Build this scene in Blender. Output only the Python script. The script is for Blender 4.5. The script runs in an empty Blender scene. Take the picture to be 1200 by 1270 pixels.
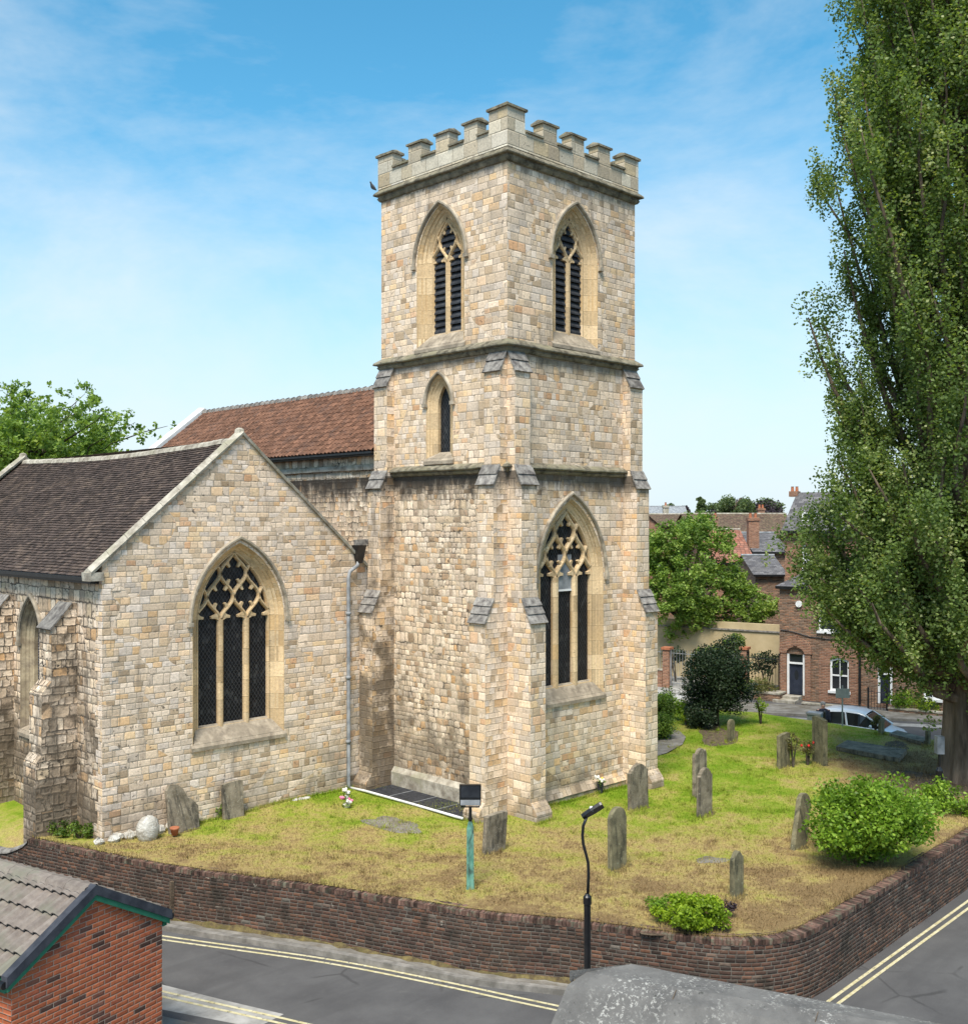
import bpy, math, random
import numpy as np
from mathutils import Vector, Matrix
from mathutils.geometry import tessellate_polygon
random.seed(7); rng = np.random.default_rng(7)
S = bpy.context.scene; COL = S.collection
rad = math.radians
V = Vector
# ------------------------------------------------------------------ camera, sky, sun, exposure
FPX = 1311.0; HZ = 648.0                       # focal length in photograph pixels, horizon row
FW = V((.70711, .70711, 0)); RT = V((.70711, -.70711, 0)); UP = V((0, 0, 1))
CAM = V((-19.51, -18.67, 7.5))
cd = bpy.data.cameras.new('camera'); cam = bpy.data.objects.new('camera', cd); COL.objects.link(cam)
cam.location = CAM; cam.rotation_euler = (rad(90), 0, rad(-45))
cd.sensor_fit = 'VERTICAL'; cd.sensor_height = 24; cd.lens = 24*FPX/1270
cd.shift_y = (HZ-635)/1270; cd.clip_start = .1; cd.clip_end = 3000
S.camera = cam
SUN_EL, SUN_AZ = 58, 237                       # azimuth clockwise from +Y
wd = bpy.data.worlds.new('World'); S.world = wd; wd.use_nodes = True
wn = wd.node_tree; wn.nodes.clear()
def wnode(t, **k):
    n = wn.nodes.new(t)
    for a, b in k.items(): setattr(n, a, b)
    return n
sky = wnode('ShaderNodeTexSky', sky_type='NISHITA', sun_disc=False, sun_elevation=rad(SUN_EL), sun_rotation=rad(SUN_AZ), air_density=1.0, dust_density=.4, ozone_density=3.0)
wtc = wnode('ShaderNodeTexCoord'); wmp = wnode('ShaderNodeMapping'); wmp.inputs['Scale'].default_value = (1.0, 1.0, 2.3)
wmp.inputs['Rotation'].default_value = (.25, -.2, .5)
wno = wnode('ShaderNodeTexNoise'); wno.inputs['Scale'].default_value = 1.9; wno.inputs['Detail'].default_value = 7; wno.inputs['Roughness'].default_value = .62; wno.inputs['Distortion'].default_value = .35
wrp = wnode('ShaderNodeValToRGB'); wrp.color_ramp.elements[0].position = .44; wrp.color_ramp.elements[1].position = .72
wrp.color_ramp.elements[1].color = (.62, .62, .62, 1)
wmx = wnode('ShaderNodeMixRGB'); wmx.inputs[2].default_value = (3.95, 4.3, 4.5, 1)
wgm = wnode('ShaderNodeHueSaturation'); wgm.inputs['Saturation'].default_value = 1.27; wgm.inputs['Hue'].default_value = .476; wgm.inputs['Value'].default_value = .93
wbg = wnode('ShaderNodeBackground'); wbg.inputs['Strength'].default_value = .10
wout = wnode('ShaderNodeOutputWorld')
L = wn.links.new
L(wtc.outputs['Generated'], wmp.inputs[0]); L(wmp.outputs[0], wno.inputs['Vector']); L(wno.outputs['Fac'], wrp.inputs[0])
wsp = wnode('ShaderNodeSeparateXYZ'); L(wtc.outputs['Generated'], wsp.inputs[0])
whz = wnode('ShaderNodeMapRange', interpolation_type='SMOOTHSTEP'); whz.inputs[1].default_value = .37; whz.inputs[2].default_value = -.02; whz.inputs[3].default_value = 0; whz.inputs[4].default_value = .93
L(wsp.outputs[2], whz.inputs[0]); wm2 = wnode('ShaderNodeMixRGB'); wm2.inputs[2].default_value = (3.2, 3.95, 4.4, 1)
L(sky.outputs[0], wgm.inputs['Color']); L(whz.outputs[0], wm2.inputs[0]); L(wgm.outputs[0], wm2.inputs[1]); L(wm2.outputs[0], wmx.inputs[1]); L(wrp.outputs[0], wmx.inputs[0]); L(wmx.outputs[0], wbg.inputs[0]); L(wbg.outputs[0], wout.inputs[0])
sd = bpy.data.lights.new('sun', 'SUN'); sd.energy = 2.7; sd.angle = rad(24); sd.color = (1, .93, .82)
so = bpy.data.objects.new('sun', sd); COL.objects.link(so)
sdir = V((math.sin(rad(SUN_AZ))*math.cos(rad(SUN_EL)), math.cos(rad(SUN_AZ))*math.cos(rad(SUN_EL)), math.sin(rad(SUN_EL))))
so.rotation_euler = sdir.to_track_quat('Z', 'Y').to_euler()
S.view_settings.view_transform = 'Standard'; S.view_settings.look = 'None'; S.view_settings.exposure = 1.17; S.view_settings.gamma = 1
S.render.engine = 'CYCLES'

# ------------------------------------------------------------------ measuring helpers (photo pixel -> point on a real plane)
def ray(px, py): return FW + RT*((px-600)/FPX) + UP*((HZ-py)/FPX)
def onz(px, py, z=0): r = ray(px, py); return CAM + r*((z-CAM.z)/r.z)
def atd(px, py, d): return CAM + ray(px, py)*d
# ------------------------------------------------------------------ objects
def tag(o, label=None, cat=None, group=None, kind=None):
    if label: o['label'] = label
    if cat: o['category'] = cat
    if group: o['group'] = group
    if kind: o['kind'] = kind
    return o
def thing(name, label, cat, loc=(0, 0, 0), rz=0, group=None, kind=None):
    o = bpy.data.objects.new(name, None); COL.objects.link(o); o.empty_display_size = .3
    o.location = loc; o.rotation_euler = (0, 0, rz)
    return tag(o, label, cat, group, kind)
def copy_tree(o, parent=None):
    c = o.copy(); COL.objects.link(c)
    if parent: c.parent = parent
    for ch in o.children: copy_tree(ch, c)
    return c
class MB:
    def __init__(s): s.v = []; s.f = []; s.m = []; s.t = []; s.uv = []
    def pts(s, ps):
        i = len(s.v); s.v += [tuple(p) for p in ps]; return i
    def face(s, ps, m=0, t=.5, uv=None):
        i = s.pts(ps); s.f.append(list(range(i, i+len(ps)))); s.m.append(m); s.t.append(t); s.uv.append(uv)
    def idx(s, ids, m=0, t=.5, uv=None): s.f.append(list(ids)); s.m.append(m); s.t.append(t); s.uv.append(uv)
    def box(s, a, b, m=0, t=.5, T=None, jit=0):
        x0, y0, z0 = a; x1, y1, z1 = b
        P = [V(p) for p in ((x0,y0,z0),(x1,y0,z0),(x1,y1,z0),(x0,y1,z0),(x0,y0,z1),(x1,y0,z1),(x1,y1,z1),(x0,y1,z1))]
        if jit: P = [p+V((random.uniform(-jit, jit), random.uniform(-jit, jit), random.uniform(-jit, jit))) for p in P]
        if T: P = [T(p) if callable(T) else T@p for p in P]
        i = s.pts(P)
        for q in ((0,3,2,1),(4,5,6,7),(0,1,5,4),(1,2,6,5),(2,3,7,6),(3,0,4,7)): s.idx([i+k for k in q], m, t)
    def prism(s, poly, fn, a, b, m=0, t=.5, caps=True):      # poly in 2d, fn(p2, k) -> 3d, k = a then b
        n = len(poly); i = s.pts([fn(p, a) for p in poly]); j = s.pts([fn(p, b) for p in poly])
        for k in range(n): s.idx([i+k, i+(k+1) % n, j+(k+1) % n, j+k], m, t)
        if caps:
            tri = tessellate_polygon([[V((p[0], p[1], 0)) for p in poly]])
            for q in tri: s.idx([i+k for k in q], m, t); s.idx([j+k for k in reversed(q)], m, t)
    def poly(s, loops, fn, m=0, t=.5):
        tri = tessellate_polygon([[V((p[0], p[1], 0)) for p in lp] for lp in loops]); al = [p for lp in loops for p in lp]
        i = s.pts([fn(p) for p in al])
        for q in tri: s.idx([i+k for k in q], m, t)
    def loft(s, rows, closed=False, m=0, t=.5, cap=False):
        n = len(rows[0]); ids = [s.pts(r) for r in rows]
        for a, b in zip(ids, ids[1:]):
            for k in range(n if closed else n-1): s.idx([a+k, a+(k+1) % n, b+(k+1) % n, b+k], m, t)
        if cap: s.idx([ids[0]+k for k in range(n)][::-1], m, t); s.idx([ids[-1]+k for k in range(n)], m, t)
    def tube(s, ps, rs, n=8, m=0, t=.5, cap=True, rot=0):
        ps = [V(p) for p in ps]; rows = []; X = None
        for i, p in enumerate(ps):
            d = (ps[min(i+1, len(ps)-1)]-ps[max(i-1, 0)]); d = d.normalized() if d.length > 1e-9 else V((0, 0, 1))
            if X is None: X = d.orthogonal().normalized()
            X = (X-d*X.dot(d)); X = X.normalized() if X.length > 1e-6 else d.orthogonal().normalized()
            Y = d.cross(X); r = rs[i] if hasattr(rs, '__len__') else rs
            rows.append([p+X*(r*math.cos(rot+2*math.pi*k/n))+Y*(r*math.sin(rot+2*math.pi*k/n)) for k in range(n)])
        s.loft(rows, True, m, t, cap)
    def lathe(s, c, prof, n=12, m=0, t=.5):
        s.loft([[V(c)+V((r*math.cos(2*math.pi*k/n), r*math.sin(2*math.pi*k/n), z)) for k in range(n)] for r, z in prof], True, m, t, True)
    def build(s, name, mats, parent=None, smooth=False, weld=False):
        me = bpy.data.meshes.new(name); me.from_pydata(s.v, [], s.f); me.validate(verbose=False)
        if not isinstance(mats, (list, tuple)): mats = [mats]
        for mt in mats: me.materials.append(mt)
        if len(me.polygons) == len(s.f):
            me.polygons.foreach_set('material_index', s.m)
            tt = me.attributes.new('tint', 'FLOAT', 'FACE'); tt.data.foreach_set('value', s.t)
        uvl = me.uv_layers.new(name='UVMap').data; vs = me.vertices
        ok = len(me.polygons) == len(s.f)
        for pi, p in enumerate(me.polygons):
            n = p.normal; cu = s.uv[pi] if ok else None
            if cu:
                for k, li in enumerate(p.loop_indices): uvl[li].uv = cu[k]
                continue
            for li in p.loop_indices:
                c = vs[me.loops[li].vertex_index].co
                if abs(n.z) > .88: uvl[li].uv = (c.x, c.y)
                else:
                    q = 1/math.sqrt(max(1-n.z*n.z, .05)); uvl[li].uv = ((c.y+37.37 if abs(n.x) > abs(n.y) else c.x), c.z*q)
        if smooth: me.polygons.foreach_set('use_smooth', [True]*len(me.polygons))
        o = bpy.data.objects.new(name, me); COL.objects.link(o)
        if parent: o.parent = parent
        return o
def part(mb, name, mats, parent, **k): return mb.build(name, mats, parent, **k)

# ------------------------------------------------------------------ materials
def mat_new(name):
    m = bpy.data.materials.new(name); m.use_nodes = True; nt = m.node_tree
    b = nt.nodes['Principled BSDF']; b.inputs['Roughness'].default_value = .85; b.inputs['Specular IOR Level'].default_value = .25
    return m, nt, b
class G:
    def __init__(s, nt): s.nt = nt
    def n(s, t, ins=None, **k):
        nd = s.nt.nodes.new(t)
        for a, b in k.items(): setattr(nd, a, b)
        for a, b in (ins or {}).items():
            if hasattr(b, 'is_output'): s.nt.links.new(b, nd.inputs[a])
            else: nd.inputs[a].default_value = b
        return nd
    def m(s, op, a, b=0., c=0.): return s.n('ShaderNodeMath', {0: a, 1: b, 2: c}, operation=op).outputs[0]
    def noise(s, vec, scale, detail=3, rough=.55, dist=0, dim='3D', out='Fac'):
        i = {'Scale': scale, 'Detail': detail, 'Roughness': rough, 'Distortion': dist}
        i['W' if dim == '1D' else 'Vector'] = vec
        return s.n('ShaderNodeTexNoise', i, noise_dimensions=dim).outputs[out]
    def ramp(s, fac, stops, interp='LINEAR'):
        r = s.n('ShaderNodeValToRGB', {0: fac}); cr = r.color_ramp; cr.interpolation = interp
        while len(cr.elements) < len(stops): cr.elements.new(.5)
        for e, (p, c) in zip(cr.elements, stops): e.position = p; e.color = (*c, 1) if hasattr(c, '__len__') else (c, c, c, 1)
        return r.outputs[0]
    def step(s, x, a, b): return s.n('ShaderNodeMapRange', {0: x, 1: a, 2: b, 3: 0., 4: 1.}, interpolation_type='SMOOTHSTEP').outputs[0]
    def mix(s, f, a, b, bl='MIX'):
        c = lambda q: (*q, 1) if isinstance(q, tuple) and len(q) == 3 else q
        return s.n('ShaderNodeMixRGB', {0: f, 1: c(a), 2: c(b)}, blend_type=bl).outputs[0]
    def xyz(s, x, y, z=0.): return s.n('ShaderNodeCombineXYZ', {0: x, 1: y, 2: z}).outputs[0]
    def sep(s, v): o = s.n('ShaderNodeSeparateXYZ', {0: v}).outputs; return o[0], o[1], o[2]
    def bump(s, h, st=.5, d=.02): return s.n('ShaderNodeBump', {'Height': h, 'Strength': st, 'Distance': d}).outputs[0]
    def pos(s): return s.n('ShaderNodeNewGeometry').outputs['Position']
    def uv(s): return s.n('ShaderNodeUVMap').outputs[0]
    def tint(s): return s.n('ShaderNodeAttribute', attribute_name='tint').outputs['Fac']
def masonry(name, W, H, ramp, mortar, mw=.012, warp=.02, wvar=.5, hvar=.5, uvar=.5, spots=.3, stain=.4, staincol=(.16, .14, .12), bump=.6, grime=.25, bands=(), dark=(.05, .045, .04), offs=False, rnd=.014, crev=.4, patch=False, streak=0, low=None, fleck=0):
    m, nt, b = mat_new(name); g = G(nt); uv = g.uv(); pos = g.pos()
    wv = g.noise(uv, 6 if warp > .01 else 3, 2, out='Color'); wx, wy, _ = g.sep(wv); u, v, _ = g.sep(uv)
    if patch:
        pk = g.step(g.noise(uv, .62, 1), .515, .52); sc_ = g.m('MULTIPLY_ADD', pk, -.26, 1.); u = g.m('MULTIPLY_ADD', pk, 3.37, g.m('MULTIPLY', u, sc_)); v = g.m('MULTIPLY_ADD', pk, 1.71, g.m('MULTIPLY', v, sc_))
    u = g.m('MULTIPLY_ADD', g.m('SUBTRACT', wx, .5), warp*2, u); v = g.m('MULTIPLY_ADD', g.m('SUBTRACT', wy, .5), warp*2, v)
    if hvar:
        v = g.m('MULTIPLY_ADD', g.m('SUBTRACT', g.noise(v, .42/H, 0, dim='1D'), .5), hvar*H*1.7, v)
    r = g.m('DIVIDE', v, H); row = g.m('FLOOR', r); fv = g.m('FRACT', r)
    if offs:
        r1 = g.m('MULTIPLY', g.m('MODULO', row, 2.), .5); wr = W; U = g.m('ADD', g.m('DIVIDE', u, W), r1)
    else:
        r1 = g.n('ShaderNodeTexWhiteNoise', {'W': row}, noise_dimensions='1D').outputs[0]
        wr = g.m('MULTIPLY', g.m('MULTIPLY_ADD', r1, wvar, 1-wvar/2), W); U = g.m('MULTIPLY_ADD', r1, 13.7, g.m('DIVIDE', u, wr))
    if uvar: U = g.m('MULTIPLY_ADD', g.m('SUBTRACT', g.noise(g.xyz(U, g.m('MULTIPLY', row, 5.3)), .75, 0), .5), uvar*2, U)
    colm = g.m('FLOOR', U); fu = g.m('FRACT', U)
    wnn = g.n('ShaderNodeTexWhiteNoise', {'Vector': g.xyz(colm, row)}, noise_dimensions='2D'); cv = wnn.outputs['Value']; ca, cb, cc = g.sep(wnn.outputs['Color'])
    du = g.m('MULTIPLY', g.m('MINIMUM', fu, g.m('SUBTRACT', 1., fu)), wr); dv = g.m('MULTIPLY', g.m('MINIMUM', fv, g.m('SUBTRACT', 1., fv)), H)
    d = g.m('SMOOTH_MIN', du, dv, rnd)
    n1 = g.noise(uv, 11, 4, .6); d = g.m('MULTIPLY_ADD', g.m('SUBTRACT', n1, .5), mw*1.6, d)
    stone = g.step(d, mw*.3, mw*1.3)
    c = g.ramp(cv, ramp)
    c = g.mix(1., c, g.ramp(cb, [(0, .78), (1, 1.14)]), 'MULTIPLY')
    c = g.mix(1., c, g.ramp(g.noise(uv, 17, 4, .65), [(.28, .74), (.7, 1.14)]), 'MULTIPLY')
    big = g.noise(pos, .55, 5, .62)
    c = g.mix(g.m('MULTIPLY', g.step(big, .5, .75), stain), c, staincol)
    mc = g.mix(g.m('MULTIPLY', g.step(g.noise(uv, 2.3, 3), .40, .62), crev), mortar, dark)
    c = g.mix(stone, mc, c)
    sp = g.step(g.noise(uv, 7.5, 3, .6, .4), .66-.09*spots, .72-.07*spots); sp2 = g.step(g.noise(pos, .7, 3), .36, .66)
    c = g.mix(g.m('MULTIPLY', g.m('MULTIPLY', sp, sp2), min(1, .55+spots*.4)), c, dark)
    c = g.mix(g.m('MULTIPLY', g.step(g.noise(pos, 2.2, 6, .7), .52, .74), grime), c, staincol)
    if fleck:
        c = g.mix(g.m('MULTIPLY', g.step(g.noise(uv, 8, 5, .8, .6), .60, .66), g.m('MULTIPLY', g.step(g.noise(pos, .9, 3), .42, .60), fleck)), c, (.36, .32, .26))
        c = g.mix(g.m('MULTIPLY', g.step(g.noise(pos, 1.3, 5, .7), .55, .68), fleck), c, (.035, .03, .024))
    if streak:
        sx_, sy_, sz_ = g.sep(pos); ns_ = g.noise(g.xyz(g.m('MULTIPLY', g.m('ADD', sx_, g.m('MULTIPLY', sy_, 1.13)), 1.7), 0., g.m('MULTIPLY', sz_, .22)), 1.0, 6, .68)
        c = g.mix(g.m('MULTIPLY', g.step(ns_, .54, .72), streak), c, (.15, .125, .10))
    if low:
        _, _, lz_ = g.sep(pos); kk = g.n('ShaderNodeMapRange', {0: lz_, 1: low[0], 2: low[0]-low[1], 3: 0., 4: 1.}).outputs[0]
        nl = g.noise(pos, 1.1, 6, .68); c = g.mix(g.m('MULTIPLY', g.step(g.m('MULTIPLY_ADD', kk, .30, nl), .56, .80), g.m('MULTIPLY', g.m('GREATER_THAN', kk, 0.), low[2])), c, (.11, .085, .06))
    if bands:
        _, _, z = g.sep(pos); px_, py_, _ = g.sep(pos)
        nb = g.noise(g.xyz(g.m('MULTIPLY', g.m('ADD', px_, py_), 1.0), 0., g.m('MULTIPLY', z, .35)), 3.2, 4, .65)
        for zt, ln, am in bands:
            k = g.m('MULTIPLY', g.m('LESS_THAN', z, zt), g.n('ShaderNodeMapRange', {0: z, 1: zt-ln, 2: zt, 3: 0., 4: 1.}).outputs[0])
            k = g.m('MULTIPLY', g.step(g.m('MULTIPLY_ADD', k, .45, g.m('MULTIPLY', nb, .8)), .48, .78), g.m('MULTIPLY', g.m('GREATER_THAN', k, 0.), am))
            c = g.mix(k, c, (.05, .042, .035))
    nt.links.new(c, b.inputs['Base Color'])
    h = g.m('ADD', g.m('MULTIPLY', g.step(d, 0., mw*2.5+rnd*.5), .8), g.m('ADD', g.m('MULTIPLY', ca, .35), g.m('MULTIPLY', n1, .6)))
    nt.links.new(g.bump(h, bump, .035), b.inputs['Normal'])
    b.inputs['Roughness'].default_value = .93; b.inputs['Specular IOR Level'].default_value = .15
    return m
def noisy(name, c0, c1, scale=3, detail=5, rough=.85, bump=.3, c2=None, s2=.7, spec=.2, bscale=None, tinted=0, aniso=(1, 1, 1), metal=0, w=(.35, .65), bd=.01):
    m, nt, b = mat_new(name); g = G(nt); p = g.pos()
    if aniso != (1, 1, 1): p = g.n('ShaderNodeMapping', {'Vector': p, 'Scale': aniso}).outputs[0]
    nz = g.noise(p, scale, detail, .62); c = g.ramp(nz, [(w[0], c0), (w[1], c1)])
    if c2: c = g.mix(g.m('MULTIPLY', g.step(g.noise(p, s2, 5, .65, .4), .48, .66), .85), c, c2)
    if tinted:
        c = g.mix(1., c, g.ramp(g.tint(), [(0, 1-tinted), (1, 1+tinted)]), 'MULTIPLY')
    nt.links.new(c, b.inputs['Base Color'])
    if bump: nt.links.new(g.bump(g.noise(p, bscale or scale*4, 4, .7), bump, bd), b.inputs['Normal'])
    b.inputs['Roughness'].default_value = rough; b.inputs['Specular IOR Level'].default_value = spec; b.inputs['Metallic'].default_value = metal
    return m
def leafmat(name, stops, trans=.35):
    m, nt, b = mat_new(name); g = G(nt)
    c = g.ramp(g.tint(), stops); nt.links.new(c, b.inputs['Base Color']); b.inputs['Roughness'].default_value = .5; b.inputs['Specular IOR Level'].default_value = .3
    t = g.n('ShaderNodeBsdfTranslucent', {'Color': g.mix(1., c, (1.5, 1.5, .6), 'MULTIPLY')})
    mx = g.n('ShaderNodeMixShader', {0: trans, 1: b.outputs[0], 2: t.outputs[0]})
    nt.links.new(mx.outputs[0], nt.nodes['Material Output'].inputs[0]); return m

CREAM = [(0, (0.432, 0.309, 0.195)), (.08, (0.625, 0.474, 0.316)), (.20, (0.745, 0.584, 0.425)), (.36, (0.84, 0.673, 0.511)), (.50, (0.696, 0.539, 0.38)), (.62, (0.818, 0.683, 0.555)), (.72, (0.625, 0.518, 0.413)), (.79, (0.818, 0.628, 0.435)), (.86, (0.722, 0.463, 0.24)), (.91, (0.818, 0.606, 0.37)), (.96, (0.769, 0.551, 0.37)), (1, (0.662, 0.385, 0.208))]
GREYER = [(0, (0.36, 0.252, 0.159)), (.10, (0.6, 0.46, 0.32)), (.26, (0.769, 0.614, 0.459)), (.42, (0.85, 0.702, 0.533)), (.54, (0.553, 0.417, 0.299)), (.66, (0.818, 0.679, 0.533)), (.76, (0.685, 0.526, 0.351)), (.86, (0.818, 0.636, 0.459)), (.93, (0.673, 0.417, 0.212)), (1, (0.432, 0.308, 0.212))]
M = {}
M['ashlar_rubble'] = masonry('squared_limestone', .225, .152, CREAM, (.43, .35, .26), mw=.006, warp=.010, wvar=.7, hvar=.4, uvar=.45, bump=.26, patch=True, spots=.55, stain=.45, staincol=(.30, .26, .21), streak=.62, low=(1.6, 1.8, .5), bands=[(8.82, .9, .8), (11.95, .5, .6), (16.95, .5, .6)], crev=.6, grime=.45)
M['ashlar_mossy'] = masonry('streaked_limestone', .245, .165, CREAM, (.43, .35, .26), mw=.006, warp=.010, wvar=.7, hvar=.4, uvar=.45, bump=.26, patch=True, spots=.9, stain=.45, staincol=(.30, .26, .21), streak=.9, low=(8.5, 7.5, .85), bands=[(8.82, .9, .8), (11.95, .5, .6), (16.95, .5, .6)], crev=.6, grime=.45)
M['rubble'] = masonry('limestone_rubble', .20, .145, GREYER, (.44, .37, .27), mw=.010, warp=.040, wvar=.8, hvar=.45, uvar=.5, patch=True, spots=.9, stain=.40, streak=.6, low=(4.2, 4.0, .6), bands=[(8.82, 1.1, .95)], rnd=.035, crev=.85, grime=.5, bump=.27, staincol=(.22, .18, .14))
M['gable_stone'] = masonry('gable_limestone', .24, .132, [(p, (c[0]*1.03, c[1]*1.04, c[2]*1.07)) for p, c in CREAM], (.45, .38, .29), mw=.006, warp=.014, wvar=.8, hvar=.45, uvar=.5, bump=.28, patch=True, spots=.6, stain=.38, staincol=(.30, .27, .23), streak=.45, low=(1.5, 1.6, .4), grime=.42, crev=.5)
M['dirty_rubble'] = masonry('weathered_rubble', .25, .20, GREYER, (.24, .19, .14), patch=True, streak=.8, low=(5.2, 4.5, .75), mw=.014, warp=.034, wvar=.8, hvar=.55, uvar=.5, spots=1.3, stain=.8, staincol=(.12, .095, .07), rnd=.03, crev=.9, grime=.7, bump=.36)
M['dressed'] = masonry('dressed_limestone', .9, .42, [(0, (0.53, 0.381, 0.214)), (.3, (0.646, 0.473, 0.276)), (.6, (0.692, 0.525, 0.322)), (.85, (0.577, 0.391, 0.197)), (1, (0.67, 0.514, 0.339))], (0.439, 0.319, 0.187), mw=.004, warp=.004, wvar=.2, hvar=.1, uvar=.1, spots=.25, stain=.4, staincol=(0.346, 0.258, 0.16), bump=.25, grime=.4, crev=.25)
M['dressed_dirty'] = noisy('weathered_dressed_stone', (.16, .12, .08), (.50, .41, .27), 2.2, 6, bump=.4, c2=(.20, .16, .12), s2=1.4)
M['hood'] = noisy('hood_mould_stone', (.20, .17, .13), (.50, .43, .33), 3, 6, bump=.4, c2=(.28, .24, .18), s2=1.5)
M['sill'] = noisy('weathered_sill_stone', (.20, .165, .125), (.44, .37, .28), 4, 6, bump=.5, c2=(.24, .20, .15), s2=2)
M['parapet'] = masonry('parapet_ashlar', .6, .33, [(0, (.46, .38, .27)), (.3, (.58, .51, .39)), (.6, (.62, .57, .46)), (.85, (.54, .43, .27)), (1, (.60, .56, .48))], (.36, .30, .21), mw=.007, warp=.008, wvar=.5, hvar=.2, uvar=.3, spots=.5, stain=.45, staincol=(.30, .27, .22), bump=.4, grime=.45)
M['coping'] = noisy('lichened_stone', (.085, .075, .055), (.33, .295, .215), 5, 6, bump=.6, c2=(.22, .20, .13), s2=2.2, bd=.03, w=(.35, .7))
M['coping_pale'] = noisy('pale_coping_stone', (.22, .19, .15), (.50, .46, .38), 4, 6, bump=.5, c2=(.30, .28, .20), s2=1.5, bd=.02)
M['slab_stone'] = noisy('weathering_stone', (.10, .09, .085), (.31, .29, .26), 6, 6, bump=.6, tinted=.25, bd=.03)
M['louvre'] = noisy('louvre_slate', (.022, .024, .028), (.055, .058, .065), 5, 3, rough=.6, bump=.2)
M['lead'] = noisy('lead_grey', (.16, .17, .18), (.32, .33, .34), 3, 4, rough=.55, bump=.2)
M['white_coping'] = noisy('pale_lead', (.55, .55, .54), (.74, .74, .73), 2, 4, bump=.1)
M['tile_dark'] = noisy('plain_tile', (.04, .031, .027), (.095, .068, .056), 7, 5, bump=.5, tinted=.4, c2=(.12, .088, .068), s2=1.7, w=(.3, .7))
M['pantile'] = noisy('red_pantile', (.10, .050, .032), (.19, .098, .062), 6, 5, bump=.3, tinted=.3, c2=(.10, .06, .045), s2=2.6)
M['conc_tile'] = noisy('concrete_tile', (0.164, 0.134, 0.115), (0.236, 0.2, 0.171), 9, 5, bump=.4, tinted=.12, c2=(0.171, 0.164, 0.125), s2=1.3)
M['black'] = noisy('black_paint', (.006, .006, .007), (.014, .014, .015), 6, 3, rough=.35, bump=.05, spec=.5)
M['navy'] = noisy('dark_barge_tile', (.03, .033, .042), (.06, .063, .075), 5, 3, rough=.6, bump=.1)
M['green_paint'] = noisy('green_fascia', (.02, .13, .075), (.035, .18, .105), 4, 4, rough=.5, bump=.1)
M['brick_dark'] = masonry('old_dark_brick', .185, .072, [(0, (0.0444, 0.0313, 0.0263)), (.25, (0.0824, 0.0486, 0.0375)), (.5, (0.114, 0.0625, 0.045)), (.7, (0.0634, 0.0486, 0.0412)), (.85, (0.133, 0.0694, 0.045)), (.95, (0.171, 0.0833, 0.0525)), (1, (0.139, 0.125, 0.105))], (0.152, 0.139, 0.117), mw=.0075, warp=.005, wvar=.35, hvar=.15, uvar=.1, spots=.5, stain=.55, staincol=(0.0634, 0.0486, 0.0375), bump=.5, grime=.4, rnd=.012, dark=(0.019, 0.0174, 0.015), crev=.5, fleck=.75)
M['brick_orange'] = masonry('orange_brick', .228, .077, [(0, (0.09, 0.0485, 0.0368)), (.10, (0.135, 0.0679, 0.0525)), (.16, (0.378, 0.102, 0.0473)), (.5, (0.45, 0.131, 0.0578)), (.8, (0.405, 0.112, 0.0525)), (.9, (0.342, 0.097, 0.0525)), (1, (0.171, 0.0873, 0.063))], (0.324, 0.262, 0.21), mw=.0065, warp=.003, wvar=0, hvar=0, uvar=0, offs=True, spots=0, stain=.25, staincol=(0.324, 0.126, 0.0735), bump=.5, grime=.12, rnd=.008, dark=(0.108, 0.0582, 0.042), crev=.1)
M['brick_house'] = masonry('brown_house_brick', .235, .078, [(0, (0.12, 0.069, 0.0448)), (.3, (0.24, 0.132, 0.084)), (.5, (0.168, 0.115, 0.084)), (.7, (0.336, 0.172, 0.101)), (.9, (0.276, 0.184, 0.123)), (1, (0.408, 0.184, 0.101))], (0.264, 0.207, 0.157), mw=.012, warp=.004, wvar=.1, hvar=0, uvar=0, offs=True, spots=0, stain=.25, staincol=(0.168, 0.103, 0.0672), bump=.4, grime=.25, rnd=.01, crev=.2)
M['brick_red'] = masonry('red_house_brick', .235, .078, [(0, (.20, .10, .065)), (.4, (.30, .14, .085)), (.7, (.36, .19, .12)), (1, (.26, .13, .09))], (.32, .24, .18), mw=.011, warp=.004, wvar=.1, hvar=0, uvar=0, offs=True, spots=0, stain=.2, staincol=(.2, .1, .06), bump=.4, grime=.2, rnd=.01, crev=.1)
M['brick_edge'] = noisy('brick_on_edge', (0.064, 0.0396, 0.0322), (0.16, 0.0924, 0.069), 9, 4, bump=.5, tinted=.6, c2=(0.104, 0.106, 0.0736), s2=7)
M['slate'] = masonry('blue_slate', .3, .2, [(0, (.09, .085, .09)), (.5, (.14, .135, .14)), (1, (.19, .18, .18))], (.06, .06, .06), mw=.012, warp=.004, wvar=.1, hvar=0, uvar=0, offs=True, spots=0, stain=.4, staincol=(.17, .155, .14), bump=.4, grime=.3, rnd=.004)
M['brown_tiles'] = masonry('brown_mossy_tiles', .3, .3, [(0, (.10, .065, .045)), (.5, (.17, .11, .075)), (1, (.15, .115, .07))], (.07, .05, .04), mw=.03, warp=.01, wvar=.1, hvar=0, uvar=0, spots=.2, stain=.5, staincol=(.13, .11, .06), bump=.4, grime=.4, rnd=.004)
M['red_tiles'] = masonry('red_roof_tiles', .3, .3, [(0, (.25, .10, .065)), (.5, (.36, .16, .11)), (1, (.30, .15, .11))], (.14, .07, .05), mw=.03, warp=.01, wvar=.1, hvar=0, uvar=0, spots=.1, stain=.3, staincol=(.2, .12, .09), bump=.4, grime=.3, rnd=.004)
M['render_beige'] = noisy('beige_render', (.42, .33, .19), (.52, .42, .26), .8, 5, bump=.1, c2=(.34, .28, .18), s2=.5)
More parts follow.
